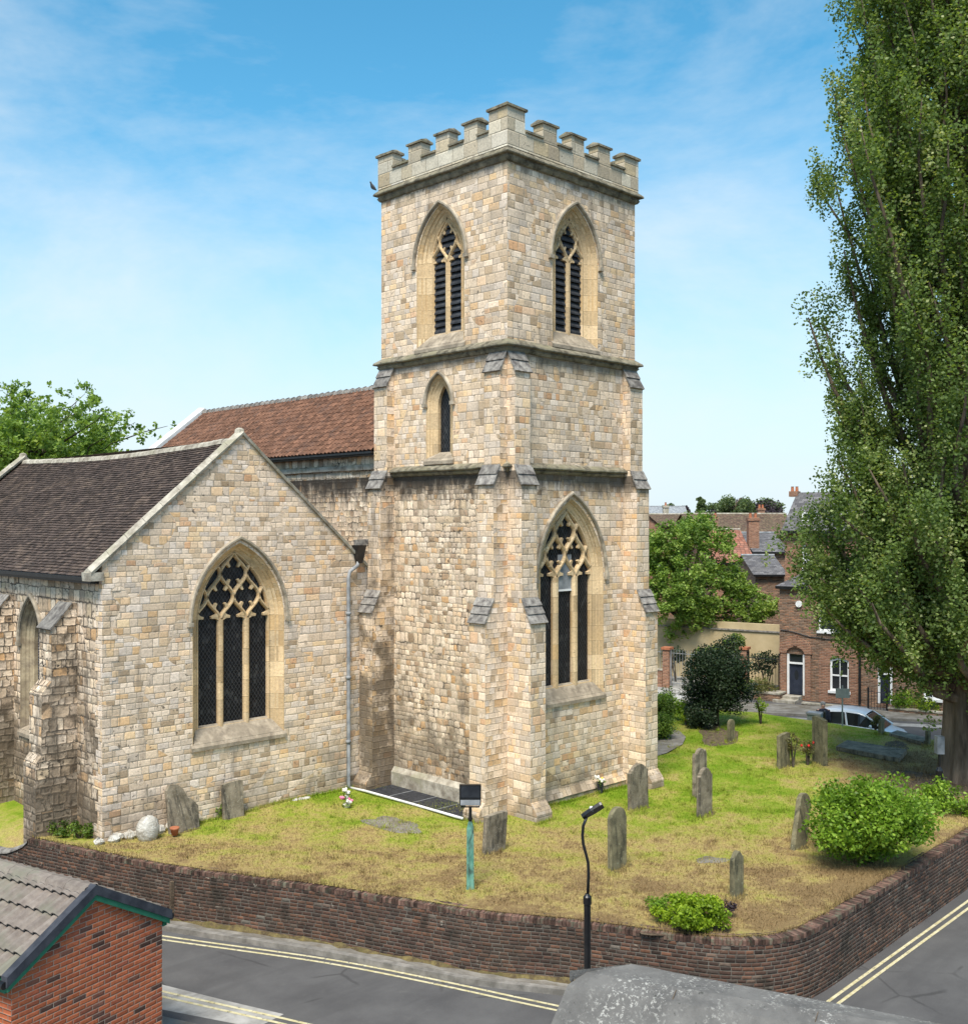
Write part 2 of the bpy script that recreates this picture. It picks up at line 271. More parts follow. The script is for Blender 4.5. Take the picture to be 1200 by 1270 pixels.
M['white_paint'] = noisy('white_paint', (.70, .70, .69), (.80, .80, .79), 3, 3, rough=.5, bump=0)
M['door_blue'] = noisy('dark_blue_door', (.022, .027, .042), (.035, .042, .062), 3, 3, rough=.4, bump=.05)
M['soil'] = noisy('bare_soil', (.07, .05, .035), (.17, .125, .085), 6, 6, bump=.8, bd=.04)
M['moss'] = noisy('mossy_dirt', (.07, .05, .03), (.19, .15, .06), 7, 6, bump=.9, bd=.03, c2=(.10, .085, .03), s2=3)
M['bark'] = noisy('bark', (.055, .04, .028), (.24, .18, .13), 3.2, 7, bump=1.0, bscale=5, aniso=(1, 1, .14), bd=.08)
M['twig'] = noisy('branch_bark', (.035, .028, .02), (.10, .08, .06), 4, 4, bump=.5)
M['grave'] = noisy('gravestone', (.085, .07, .05), (.26, .225, .165), 3.2, 7, bump=.6, c2=(.055, .05, .04), s2=1.6, bd=.02)
M['grave_green'] = noisy('mossy_gravestone', (.07, .065, .035), (.19, .175, .085), 4, 6, bump=.6, c2=(.24, .215, .15), s2=2.0, bd=.02)
def stonemat(name, c0, c1, pale, dark):
    m, nt, b = mat_new(name); g = G(nt); p = g.pos(); x, y, z = g.sep(p)
    c = g.ramp(g.noise(p, 3.4, 7, .65), [(.34, c0), (.66, c1)])
    st = g.noise(g.xyz(g.m('MULTIPLY', g.m('ADD', x, y), 5.), 0., g.m('MULTIPLY', z, .9)), 1.3, 5, .7); c = g.mix(g.m('MULTIPLY', g.step(st, .48, .64), .8), c, dark)
    c = g.mix(g.m('MULTIPLY', g.step(g.noise(p, 15, 4, .7), .60, .66), .7), c, pale)
    nt.links.new(c, b.inputs['Base Color']); nt.links.new(g.bump(g.noise(p, 20, 5, .75), .6, .025), b.inputs['Normal']); b.inputs['Roughness'].default_value = .93; return m
M['grave'] = stonemat('gravestone', (.12, .10, .07), (.32, .27, .20), (.38, .35, .27), (.05, .045, .038))
M['grave_green'] = stonemat('mossy_gravestone', (.10, .09, .055), (.25, .22, .13), (.30, .30, .20), (.045, .045, .03))
M['boulder'] = noisy('white_limestone', (.40, .38, .34), (.70, .68, .62), 3, 6, bump=.9, c2=(.30, .27, .22), s2=3, bd=.05)
M['yellow_line'] = noisy('yellow_road_paint', (.40, .33, .13), (.62, .52, .25), 9, 5, bump=.1, c2=(.30, .27, .18), s2=4)
def worn_paint():
    m, nt, b = mat_new('worn_yellow_paint'); g = G(nt); p = g.pos()
    c = g.ramp(g.noise(p, 9, 5), [(.35, (.44, .38, .20)), (.65, (.60, .54, .36))])
    c = g.mix(g.step(g.noise(p, 14, 6, .75), .56, .64), c, (.11, .108, .10)); nt.links.new(c, b.inputs['Base Color']); return m
M['yellow_line'] = worn_paint()
M['kerb'] = noisy('kerb_stone', (.14, .13, .115), (.27, .25, .225), 4, 6, bump=.4, tinted=.2)
M['paving'] = noisy('worn_footpath', (.15, .135, .115), (.27, .25, .22), 2.5, 7, bump=.3, c2=(.13, .11, .08), s2=1.1)
M['concrete'] = noisy('pale_concrete', (.24, .23, .21), (.40, .385, .36), 2, 7, bump=.2, c2=(.19, .18, .165), s2=1.2)
M['mat_black'] = noisy('black_grating', (.018, .02, .024), (.05, .052, .06), 12, 3, rough=.7, bump=.5)
M['verdigris'] = noisy('flaking_green_paint', (.07, .20, .15), (.17, .36, .28), 9, 5, rough=.7, bump=.4, c2=(.03, .035, .03), s2=5, aniso=(1, 1, .35))
M['flood_glass'] = noisy('dark_lamp_glass', (.015, .017, .022), (.03, .034, .04), 3, 2, rough=.15, bump=0, spec=.6)
M['steel'] = noisy('grey_steel', (.20, .23, .22), (.30, .33, .31), 3, 3, rough=.5, bump=0)
M['car_paint'] = noisy('silver_car_paint', (.82, .82, .82), (.85, .85, .85), 1, 2, rough=.22, bump=0, spec=.7)
M['car_glass'] = noisy('car_glass', (.01, .012, .014), (.03, .034, .036), 1, 2, rough=.08, bump=0, spec=.6)
M['rubber'] = noisy('tyre_rubber', (.015, .015, .015), (.03, .03, .03), 8, 2, bump=.1)
M['pink'] = noisy('pink_petals', (.60, .12, .25), (.80, .32, .42), 30, 3, bump=.6)
M['petal_white'] = noisy('white_petals', (.62, .58, .52), (.82, .80, .74), 30, 3, bump=.6)
M['petal_yellow'] = noisy('yellow_petals', (.62, .48, .05), (.80, .68, .15), 30, 3, bump=.6)
M['petal_red'] = noisy('red_petals', (.50, .02, .02), (.68, .06, .05), 30, 3, bump=.4)
M['terracotta'] = noisy('terracotta', (.33, .12, .06), (.44, .17, .09), 8, 3, bump=.2)
M['skin'] = noisy('skin', (.50, .28, .20), (.58, .34, .25), 5, 2, rough=.6, bump=0)
M['hair'] = noisy('grey_hair', (.18, .17, .16), (.30, .29, .28), 20, 3, bump=.3)
M['jacket'] = noisy('navy_jacket', (.015, .018, .03), (.03, .034, .05), 8, 3, bump=.2)
M['trousers'] = noisy('dark_trousers', (.02, .02, .022), (.04, .04, .042), 8, 3, bump=.2)
M['feather'] = noisy('dove_feathers', (.09, .095, .11), (.22, .23, .25), 14, 3, bump=.2)
def lattice():
    m, nt, b = mat_new('leaded_glass'); g = G(nt); u, v, _ = g.sep(g.uv())
    a = g.m('ADD', g.m('MULTIPLY', u, 9.5), g.m('MULTIPLY', v, 6.4)); c = g.m('SUBTRACT', g.m('MULTIPLY', u, 9.5), g.m('MULTIPLY', v, 6.4))
    fa = g.m('ABSOLUTE', g.m('SUBTRACT', g.m('FRACT', a), .5)); fc = g.m('ABSOLUTE', g.m('SUBTRACT', g.m('FRACT', c), .5))
    ln = g.m('SUBTRACT', 1., g.step(g.m('MINIMUM', fa, fc), .03, .085))
    cell = g.n('ShaderNodeTexWhiteNoise', {'Vector': g.xyz(g.m('FLOOR', a), g.m('FLOOR', c))}, noise_dimensions='2D').outputs[0]
    nt.links.new(g.mix(ln, g.ramp(cell, [(0, (.004, .0045, .006)), (.85, (.011, .012, .015)), (1, (.045, .045, .045))]), (.055, .058, .062)), b.inputs['Base Color'])
    nt.links.new(g.bump(g.m('ADD', ln, g.m('MULTIPLY', cell, .4)), .35, .01), b.inputs['Normal'])
    b.inputs['Roughness'].default_value = .35; b.inputs['Specular IOR Level'].default_value = .22; return m
M['glass'] = lattice()
def mesh_guard():
    m, nt, b = mat_new('wire_guard_glass'); g = G(nt); u, v, _ = g.sep(g.uv())
    f = g.m('ABSOLUTE', g.m('SUBTRACT', g.m('FRACT', g.m('MULTIPLY', v, 14.)), .5))
    nt.links.new(g.mix(g.step(f, .2, .42), (.05, .05, .055), g.mix(g.step(g.noise(g.pos(), 2.2, 4), .4, .65), (.20, .18, .19), (.11, .11, .13))), b.inputs['Base Color']); b.inputs['Roughness'].default_value = .5; return m
M['guard'] = mesh_guard()
def pane():
    m, nt, b = mat_new('window_pane'); b.inputs['Base Color'].default_value = (.02, .023, .027, 1); b.inputs['Roughness'].default_value = .12; b.inputs['Specular IOR Level'].default_value = .5; return m
M['pane'] = pane()
def grassmat():
    m, nt, b = mat_new('mown_grass'); g = G(nt); p = g.pos(); x, y, _ = g.sep(p)
    # lusher beyond the tower corner, straw towards the street wall and the poplar
    k = g.m('ADD', g.n('ShaderNodeMapRange', {0: g.m('ADD', x, g.m('MULTIPLY', y, .9)), 1: -7., 2: 2.5, 3: -.15, 4: .38}).outputs[0], 0.)
    k = g.m('SUBTRACT', k, g.n('ShaderNodeMapRange', {0: g.m('SUBTRACT', g.m('MULTIPLY', x, .45), y), 1: 6.4, 2: 9.8, 3: 0., 4: .20}).outputs[0])
    dp_ = g.n('ShaderNodeVectorMath', {0: p, 1: (12.6, -6.2, 0)}, operation='DISTANCE').outputs['Value']
    k = g.m('SUBTRACT', k, g.n('ShaderNodeMapRange', {0: dp_, 1: 1.5, 2: 5.6, 3: .5, 4: 0.}).outputs[0])
    n = g.m('ADD', g.noise(p, .75, 5, .6, .3), g.m('MULTIPLY', g.m('SUBTRACT', g.noise(p, 5, 5, .7), .5), .55))
    f = g.m('ADD', k, g.m('MULTIPLY_ADD', n, 1.5, -.48))
    c = g.ramp(f, [(.03, (0.256, 0.174, 0.0831)), (.22, (0.396, 0.3, 0.122)), (.40, (0.366, 0.326, 0.0929)), (.58, (0.273, 0.315, 0.0439)), (.80, (0.174, 0.268, 0.0176)), (1, (0.134, 0.231, 0.0117))])
    c = g.mix(g.m('MULTIPLY', g.step(g.noise(p, 1.4, 6, .7), .60, .72), .40), c, (.24, .175, .09))
    c = g.mix(1., c, g.ramp(g.noise(p, 26, 4, .75), [(.3, .62), (.7, 1.25)]), 'MULTIPLY')
    c = g.mix(1., c, g.ramp(g.tint(), [(0, .65), (1, 1.35)]), 'MULTIPLY')
    nt.links.new(c, b.inputs['Base Color']); nt.links.new(g.bump(g.noise(p, 30, 5, .75), .9, .04), b.inputs['Normal'])
    b.inputs['Roughness'].default_value = .9; b.inputs['Specular IOR Level'].default_value = .1; return m
M['grass'] = grassmat()
def asphalt():
    m, nt, b = mat_new('asphalt'); g = G(nt); p = g.pos()
    c = g.ramp(g.noise(p, .8, 6, .65), [(.3, (0.0732, 0.0702, 0.0704)), (.7, (0.112, 0.108, 0.106))])
    c = g.mix(g.step(g.noise(p, 60, 2, .6), .60, .72), c, (.16, .155, .15))
    c = g.mix(g.m('MULTIPLY', g.step(g.noise(p, 2.5, 6, .7), .60, .70), .45), c, (.12, .115, .11))
    vo_ = g.n('ShaderNodeTexVoronoi', {'Vector': g.mix(.08, p, g.noise(p, 2.5, 4, out='Color')), 'Scale': .42}, feature='DISTANCE_TO_EDGE').outputs['Distance']
    c = g.mix(g.m('MULTIPLY', g.m('SUBTRACT', 1., g.step(vo_, .004, .014)), g.m('MULTIPLY', g.step(g.noise(p, .5, 3), .5, .6), .55)), c, (.035, .034, .033))
    c = g.mix(g.m('MULTIPLY', g.step(g.noise(g.n('ShaderNodeMapping', {'Vector': p, 'Rotation': (0, 0, 1.17), 'Scale': (.12, 1.1, 1)}).outputs[0], 1.5, 4, .6), .48, .62), .30), c, (.062, .060, .060))
    nt.links.new(c, b.inputs['Base Color']); nt.links.new(g.bump(g.noise(p, 70, 3, .7), .5, .01), b.inputs['Normal']); b.inputs['Roughness'].default_value = .88; return m
M['asphalt'] = asphalt()
def feltroof():
    m, nt, b = mat_new('lichened_cement_roof'); g = G(nt); p = g.pos()
    c = g.ramp(g.noise(p, 2.2, 7, .65), [(.3, (0.0997, 0.0955, 0.0914)), (.7, (0.19, 0.182, 0.17))])
    c = g.mix(g.m('MULTIPLY', g.step(g.noise(p, 19, 4, .75), .53, .62), g.step(g.noise(p, 1.6, 3), .38, .6)), c, (.38, .37, .34))
    c = g.mix(g.m('MULTIPLY', g.step(g.noise(p, 9, 5, .7), .62, .68), .8), c, (.055, .055, .05))
    nt.links.new(c, b.inputs['Base Color']); nt.links.new(g.bump(g.noise(p, 24, 6, .75), .8, .03), b.inputs['Normal']); b.inputs['Roughness'].default_value = .9; return m
M['felt'] = feltroof()
GREEN = [(0, (0.0338, 0.0625, 0.0088)), (.35, (0.081, 0.144, 0.0198)), (.7, (0.142, 0.219, 0.033)), (1, (0.23, 0.312, 0.0605))]
M['leaf_poplar'] = leafmat('poplar_leaves', [(0, (0.054, 0.0893, 0.024)), (.4, (0.113, 0.173, 0.045)), (.75, (0.178, 0.252, 0.07)), (.96, (0.259, 0.326, 0.11)), (1, (0.389, 0.42, 0.19))], .42)
M['leaf_light'] = leafmat('light_green_leaves', [(0, (0.0557, 0.106, 0.016)), (.4, (0.139, 0.225, 0.0398)), (.8, (0.237, 0.344, 0.0665)), (1, (0.335, 0.423, 0.106))])
M['leaf_mid'] = leafmat('mid_green_leaves', GREEN)
M['leaf_bush'] = leafmat('glossy_bush_leaves', [(0, (0.052, 0.105, 0.0088)), (.4, (0.127, 0.224, 0.0198)), (.8, (0.223, 0.355, 0.033)), (1, (0.342, 0.446, 0.066))])
M['leaf_dark'] = leafmat('dark_holly_leaves', [(0, (.008, .018, .008)), (.6, (.022, .042, .016)), (1, (.06, .085, .04))], .15)
M['leaf_lime'] = leafmat('yellow_green_sprays', [(0, (.10, .16, .01)), (.5, (.23, .34, .02)), (1, (.38, .46, .04))])
M['leaf_copper'] = leafmat('copper_leaves', [(0, (.02, .015, .02)), (1, (.06, .04, .05))], .15)
M['leaf_far'] = leafmat('distant_green_leaves', [(0, (0.0607, 0.0938, 0.0385)), (1, (0.162, 0.213, 0.088))])
M['leaf_rose'] = leafmat('rose_leaves', [(0, (.10, .10, .04)), (.6, (.16, .17, .05)), (1, (.30, .20, .10))])

# ------------------------------------------------------------------ foliage
def leaf_mesh(name, P, size, tint, mat, parent, up=.25, aspect=.62):
    n = len(P); a = rng.normal(size=(n, 3)); a[:, 2] *= .7; a /= np.linalg.norm(a, axis=1)[:, None]
    nr = rng.normal(size=(n, 3)); nr[:, 2] += up*2; b = np.cross(nr, a); b /= np.linalg.norm(b, axis=1)[:, None]+1e-9
    s = (size*(.65+.7*rng.random(n)))[:, None] if np.isscalar(size) else size[:, None]
    v = np.empty((n, 4, 3)); v[:, 0] = P-a*s*.5; v[:, 1] = P+b*s*.5*aspect+a*s*.05; v[:, 2] = P+a*s*.5; v[:, 3] = P-b*s*.5*aspect+a*s*.05
    me = bpy.data.meshes.new(name); me.vertices.add(4*n); me.vertices.foreach_set('co', v.reshape(-1))
    me.loops.add(4*n); me.loops.foreach_set('vertex_index', np.arange(4*n, dtype=np.int32)); me.polygons.add(n)
    me.polygons.foreach_set('loop_start', np.arange(0, 4*n, 4, dtype=np.int32)); me.update(); me.validate()
    t = me.attributes.new('tint', 'FLOAT', 'FACE'); t.data.foreach_set('value', np.clip(tint, 0, 1).astype(np.float32))
    me.materials.append(mat); o = bpy.data.objects.new(name, me); COL.objects.link(o)
    if parent: o.parent = parent
    return o
def clumps(C, R, n_each, flat=1.):
    # C (k,3), R (k,) -> points gaussian-ish, tint per clump
    C = np.asarray(C); R = np.asarray(R); k = len(C); n = np.maximum((n_each*(R/R.mean())**2).astype(int), 3)
    idx = np.repeat(np.arange(k), n); d = rng.normal(size=(len(idx), 3)); d /= np.linalg.norm(d, axis=1)[:, None]
    r = rng.random(len(idx))**.45; P = C[idx]+d*(r*R[idx])[:, None]*np.array([1, 1, flat])
    ct = rng.normal(0, .20, k); t = .48+ct[idx]+rng.normal(0, .17, len(idx)); return P, t
def crown_pts(c, rx, rz, k, cr, n_each, flat=.8, hollow=.45, seed=0, rf=None, lobes=0):
    r_ = np.random.default_rng(seed); out = []; lob = []
    for i in range(lobes):
        a = i*2.4+r_.random(); e = r_.uniform(-.3, .8); lob.append((math.cos(a)*math.cos(e), math.sin(a)*math.cos(e), math.sin(e)))
    while len(out) < k:
        d = r_.normal(size=3); d /= np.linalg.norm(d); q = hollow+(1-hollow)*r_.random()**.6
        if lobes:
            best = max(d@np.array(l) for l in lob); q *= .62+.50*max(0, best)**2.2
        out.append((c[0]+d[0]*q*rx, c[1]+d[1]*q*rx, c[2]+d[2]*q*rz))
    return clumps(out, cr*(.6+.8*r_.random(k)), n_each, flat)
def make_tree(name, label, base, top, rx, rz, cz, leafm, k=90, cr=.9, n_each=160, ls=.16, trunk_r=.25, group=None, seed=1, barkm='bark', lobes=7, cat='tree', flat=.8):
    b = V(base); t = thing(name, label, cat, b, 0, group)
    r_ = random.Random(seed); mb = MB(); c = V((0, 0, cz-b.z))
    mb.tube([(0, 0, -.2), (.05, .02, (cz-b.z)*.5), (0, .05, cz-b.z), (.1, 0, cz-b.z+rz*.6)], [trunk_r*1.2, trunk_r*.9, trunk_r*.6, trunk_r*.2], 9)
    for i in range(14):
        a = r_.uniform(0, 6.28); z0 = (cz-b.z)*r_.uniform(.45, 1.1); e = r_.uniform(.0, .9)
        q = V((math.cos(a)*rx*.8*math.cos(e), math.sin(a)*rx*.8*math.cos(e), z0+rz*.8*math.sin(e)+.2))
        mb.tube([(0, 0, z0), (q.x*.4, q.y*.4, z0+(q.z-z0)*.55), q], [trunk_r*.4, trunk_r*.22, trunk_r*.06], 5)
    part(mb, 'trunk', M[barkm], t, smooth=True)
    P, ti = crown_pts((0, 0, cz-b.z), rx, rz, k, cr, n_each, seed=seed, lobes=lobes, flat=flat)
    P = P[P[:, 2] > .05]; leaf_mesh('crown', P, ls, ti[:len(P)], M[leafm], t)
    return t

# ------------------------------------------------------------------ generic wall/gothic helpers
class Fr:      # local frame on a wall: u to the viewer's right, v up, w inwards
    def __init__(s, O, U, N): s.O = V(O); s.U = V(U); s.N = V(N)
    def P(s, u, v, w=0): return s.O+s.U*u+UP*v-s.N*w
def arch(c, h, base, spring, rise, n=9):
    Rr = (h*h+rise*rise)/(2*h); phi = math.acos(max(-1, min(1, (Rr-h)/Rr)))
    pts = [(c-h, base), (c-h, (base+spring)/2)]
    for i in range(n+1):
        a = phi*i/n; pts.append((c-h+Rr-Rr*math.cos(a), spring+Rr*math.sin(a)))
    right = [(2*c-x, y) for x, y in pts[:-1]][::-1]
    return pts+right
def stroke(mb, fr, pl, wd, w0, w1, m=0, closed=False, ch=.35, t=.5):
    pl = [V((p[0], p[1])) for p in pl]; n = len(pl); rows = []
    sec = [(-.5, w1), (-.5, w0+(w1-w0)*.45), (-.5*ch, w0), (.5*ch, w0), (.5, w0+(w1-w0)*.45), (.5, w1)]
    for i, p in enumerate(pl):
        a = pl[(i-1) % n] if closed or i else None; b = pl[(i+1) % n] if closed or i < n-1 else None
        d1 = (p-a).normalized() if a is not None and (p-a).length > 1e-9 else None; d2 = (b-p).normalized() if b is not None and (b-p).length > 1e-9 else None
        d = (d1+d2) if d1 is not None and d2 is not None else (d1 if d1 is not None else d2)
        d = d.normalized(); nn = V((-d.y, d.x)); k = 1.
        if d1 is not None and d2 is not None: k = 1/max(.5, abs(nn.dot(V((-d1.y, d1.x)))))
        rows.append([fr.P(p.x+nn.x*s*wd*k, p.y+nn.y*s*wd*k, w) for s, w in sec])
    if closed: rows.append(rows[0])
    mb.loft(rows, False, m, t)
    if not closed:
        mb.face(rows[0][::-1], m, t); mb.face(rows[-1], m, t)
def cusp(mb, fr, x, y, tx, ty, r, w0, w1, m=0):
    d = V((tx-x, ty-y)).normalized(); nn = V((-d.y, d.x)); p = V((x, y))
    poly = [p-nn*r*.9-d*r*.2, p-nn*r*.35+d*r*.45, p+d*r*1.25-nn*r*.22, p+d*r*1.25+nn*r*.22, p+nn*r*.35+d*r*.45, p+nn*r*.9-d*r*.2]
    mb.prism([(q.x, q.y) for q in poly], lambda q, w: fr.P(q[0], q[1], w), w0, w1, m)
def inside_arch(x, y, c, h, spring, rise, tol=0):
    if y <= spring: return abs(x-c) <= h-tol
    Rr = (h*h+rise*rise)/(2*h); return math.hypot(x-(c-h+Rr), y-spring) <= Rr-tol and math.hypot(x-(c+h-Rr), y-spring) <= Rr-tol
def gothic_window(parent, fr, c, out, inn, depth, hood, mull=.16, lights=3, cell=.6, v0=None, louvre=False, glassm='glass', wmat='dressed', label=None, tracery=True):
    # out/inn = (half, base, spring, rise)
    ho, bo, so_, ro = out; hi, bi, si, ri = inn
    mb = MB(); seq = [(0, 0.), (.05, .0), (.08, .035), (.27, .12), (.31, .165), (.50, .215), (.55, .25), (.80, .30), (.88, .325), (1, .34), (1, 1.)]
    rows = []
    for f, w in seq:
        w_ = depth*(w/.34) if w < .9 else depth+.16
        L_ = lambda a, b: a+(b-a)*f
        rows.append([fr.P(u, v, w_) for u, v in arch(c, L_(ho, hi), L_(bo, bi), L_(so_, si), L_(ro, ri))])
    mb.loft(rows, True)
    win = part(mb, 'window', M[wmat], parent)
    if label: win['label'] = label
    # flat sill block
    sb = MB(); pr = [(-.06, bo-.13), (-.06, bo-.04), (0, bo+.03), (.0, bo-.13)]
    sb.prism([(w, v) for w, v in pr], lambda q, u: fr.P(u, q[1], q[0]), c-ho-.05, c+ho+.05); q_ = [(ho-.03, -.001, bo+.04), (hi+.0, depth+.05, bi+.05)]
    sb.loft([[fr.P(c-a_w, bo-.1, w_z), fr.P(c-a_w, v_, w_z), fr.P(c+a_w, v_, w_z), fr.P(c+a_w, bo-.1, w_z)] for a_w, w_z, v_ in q_], True, cap=True)
    part(sb, 'sill', M['sill'], win)
    gl = MB(); gl.poly([arch(c, hi+.02, bi-.02, si, ri+.02)], lambda p: fr.P(p[0], p[1], depth+.10)); part(gl, 'glass', M[glassm], win)
    if hood:
        hb = MB(); hh, hs, hr = hood; pl = arch(c, hh, hs-.04, hs, hr)[1:-1]; stroke(hb, fr, pl, .095, -.085, .0, ch=.45)
        for s_ in (-1, 1): hb.box((-.075, -.05, -.05), (.075, .05, .0), T=lambda p, s_=s_: fr.P(c+s_*hh+p.x, hs-.03+p.y, p.z*1.8))
        part(hb, 'hood_mould', M['hood'], win)
    tb = MB(); w0, w1 = depth-.03, depth+.09
    if tracery and lights > 1:
        p = 2*hi/lights if not mull else (2*hi+mull)/lights
        mx = [c-hi+(p*k)-mull/2 for k in range(1, lights)]
        if v0 is None: v0 = si
        for x in mx: stroke(tb, fr, [(x, bi-.05), (x, (bi+v0)/2), (x, v0+.02)], mull, w0, w1)
        lev = [v0+cell*k for k in range(5)]; bar = mull*.52
        for k in range(4):
            xs0 = [c-hi-mull/2+p*(j+(k % 2)*.5) for j in range(0, lights+1)]
            for x0 in xs0:
                for s_ in (-1, 1):
                    seg = []
                    for i in range(13):
                        t_ = i/12; x = x0+s_*p/2*(1-math.cos(math.pi*t_))/2; y = lev[k]+(lev[k+1]-lev[k])*t_
                        if inside_arch(x, y, c, hi, si, ri, -.02): seg.append((x, y))
                    if len(seg) > 2: stroke(tb, fr, seg, bar, w0+.01, w1)
            # cusps of the cells centred on the next level
        for k in range(0, 4):
            xs = [c-hi-mull/2+p*(j+(k % 2)*.5) for j in range(0, lights+1)]
            for x0 in xs:
                cy = lev[k+1]
                for sx in (-1, 1):
                    for sy in (-1, 1):
                        qx, qy = x0+sx*p*.27, cy+sy*cell*.47
                        if inside_arch(qx, qy, c, hi, si, ri, .03) and k+1 < 5 and inside_arch(x0, cy, c, hi, si, ri, .05): cusp(tb, fr, qx, qy, x0, cy, p*.155, w0+.035, w1)
        for j in range(lights):    # cusped light heads
            lx = c-hi+(p*j)+(p-mull)/2
            for s_ in (-1, 1): cusp(tb, fr, lx+s_*p*.37, v0+cell*.18, lx, v0+cell*.10, p*.18, w0+.03, w1)
        stroke(tb, fr, arch(c, hi-.01, bi-.03, si, ri-.01), .075, w0+.01, w1+.02)
        part(tb, 'tracery', M[wmat], win)
    if louvre:
        lb = MB(); v = bi+.05
        while v < si+ri-.15:
            hw = hi
            while hw > .05 and not inside_arch(c+hw, v+.1, c, hi, si, ri): hw -= .04
            T = lambda p, v=v, hw=hw: fr.P(c+p.x*hw, v+p.z+(p.y-0)*0.55, depth+.02+p.y)
            lb.box((-1, .0, -.012), (1, .13, .03), T=lambda p, v=v, hw=hw: fr.P(c+p.x*hw, v+p.z-.0+p.y*.95, depth+.025+p.y*.55))
            v += .178
        part(lb, 'louvre', M['louvre'], win)
    return win
def wall(mb, fr, outer, holes, w=0, m=0): mb.poly([outer]+holes, lambda p: fr.P(p[0], p[1], w), m)
def ring(mb, x0, y0, x1, y1, prof, seg=.45, jit=.008, m=0):
    st = []
    for (ax, ay), (bx, by) in zip([(x0, y0), (x1, y0), (x1, y1), (x0, y1)], [(x1, y0), (x1, y1), (x0, y1), (x0, y0)]):
        n = max(2, int(math.hypot(bx-ax, by-ay)/seg))
        for i in range(n):
            t_ = i/n; st.append((ax+(bx-ax)*t_, ay+(by-ay)*t_, i == 0))
    rows = []
    cx, cy = (x0+x1)/2, (y0+y1)/2
    for x, y, cor in st:
        on = [0., 0.]
        if abs(y-y0) < 1e-6: on[1] = -1
        if abs(y-y1) < 1e-6: on[1] = 1
        if abs(x-x0) < 1e-6: on[0] = -1
        if abs(x-x1) < 1e-6: on[0] = 1
        jo, jz = random.uniform(-jit, jit), random.uniform(-jit, jit)
        rows.append([V((x+on[0]*(o+(jo if o > .02 else 0)), y+on[1]*(o+(jo if o > .02 else 0)), z+jz)) for o, z in prof])
    rows.append(rows[0]); mb.loft(rows, False, m)
def buttress(parent, fr, w, prof, slopes, mat='ashlar_rubble', label=None):
    # prof = [(out,z)...] bottom to top; extruded u 0..w ; slopes = index pairs that carry weathering slabs
    mb = MB(); poly = [(0, prof[0][1])]+prof+[(0, prof[-1][1])]
    pp = []
    for q in poly:
        if not pp or (abs(q[0]-pp[-1][0])+abs(q[1]-pp[-1][1])) > 1e-6: pp.append(q)
    for a, b in zip(pp, pp[1:]):
        mb.face([fr.P(0, a[1], -a[0]), fr.P(w, a[1], -a[0]), fr.P(w, b[1], -b[0]), fr.P(0, b[1], -b[0])])
    tri = tessellate_polygon([[V((a, b, 0)) for a, b in pp]])
    for u in (0, w):
        i = mb.pts([fr.P(u, b, -a) for a, b in pp])
        for q in tri: mb.idx([i+k for k in q])
    bt = part(mb, 'buttress', M[mat], parent)
    if label: bt['label'] = label
    for (a, b, ns) in slopes:
        (oa, za), (ob, zb) = prof[a], prof[b]; dx, dz = ob-oa, zb-za; ln = math.hypot(dx, dz); nx, nz = dz/ln, -dx/ln
        if nz < 0: nx, nz = -nx, -nz
        for k in range(ns):
            t0 = k/ns-(.06 if k == 0 else .015); t1 = (k+1)/ns+.0; th0 = .055; th1 = .02
            q = [(oa+dx*t0+nx*.004, za+dz*t0+nz*.004), (oa+dx*t0+nx*th0, za+dz*t0+nz*th0), (oa+dx*t1+nx*th1, za+dz*t1+nz*th1), (oa+dx*t1+nx*.004, za+dz*t1+nz*.004)]
            wb = MB(); wb.prism(q, lambda p, u: fr.P(u, p[1], -p[0]), -.035+random.uniform(-.01, .01), w+.035+random.uniform(-.01, .01), t=random.random())
            part(wb, 'weathering_slab', M['slab_stone'], bt)
    return bt
def tiles(mb, O, A, Sv, Nn, Ln, W, gauge, tw, th=.02, jit=.006, sag=None, m=0):
    nr = int(W/gauge); nc = int(Ln/tw)
    for r in range(nr+1):
        s0 = r*gauge; s1 = min(W, s0+gauge*1.06); off = tw*.5 if r % 2 else 0
        jr = random.uniform(-.004, .004)
        for c in range(-1, nc+1):
            a0 = max(0, c*tw+off); a1 = min(Ln, (c+1)*tw+off-.004)
            if a1-a0 < .02: continue
            j = random.uniform(0, jit); j2 = random.uniform(0, jit); sj = random.uniform(-.006, .006); q = random.random()
            dz = [V((0, 0, sag((a0+a1)/2, s/W)))if sag else V((0, 0, 0)) for s in (s0, s1)]
            p = [O+A*a0+Sv*(s0+sj+jr)+Nn*(th+j)+dz[0], O+A*a1+Sv*(s0+sj+jr)+Nn*(th+j2)+dz[0], O+A*a1+Sv*s1+Nn*.002+dz[1], O+A*a0+Sv*s1+Nn*.002+dz[1]]
            mb.face(p, m, q); mb.face([p[0]-Nn*(th*.95+j), p[1]-Nn*(th*.95+j2), p[1], p[0]], m, q*.4)
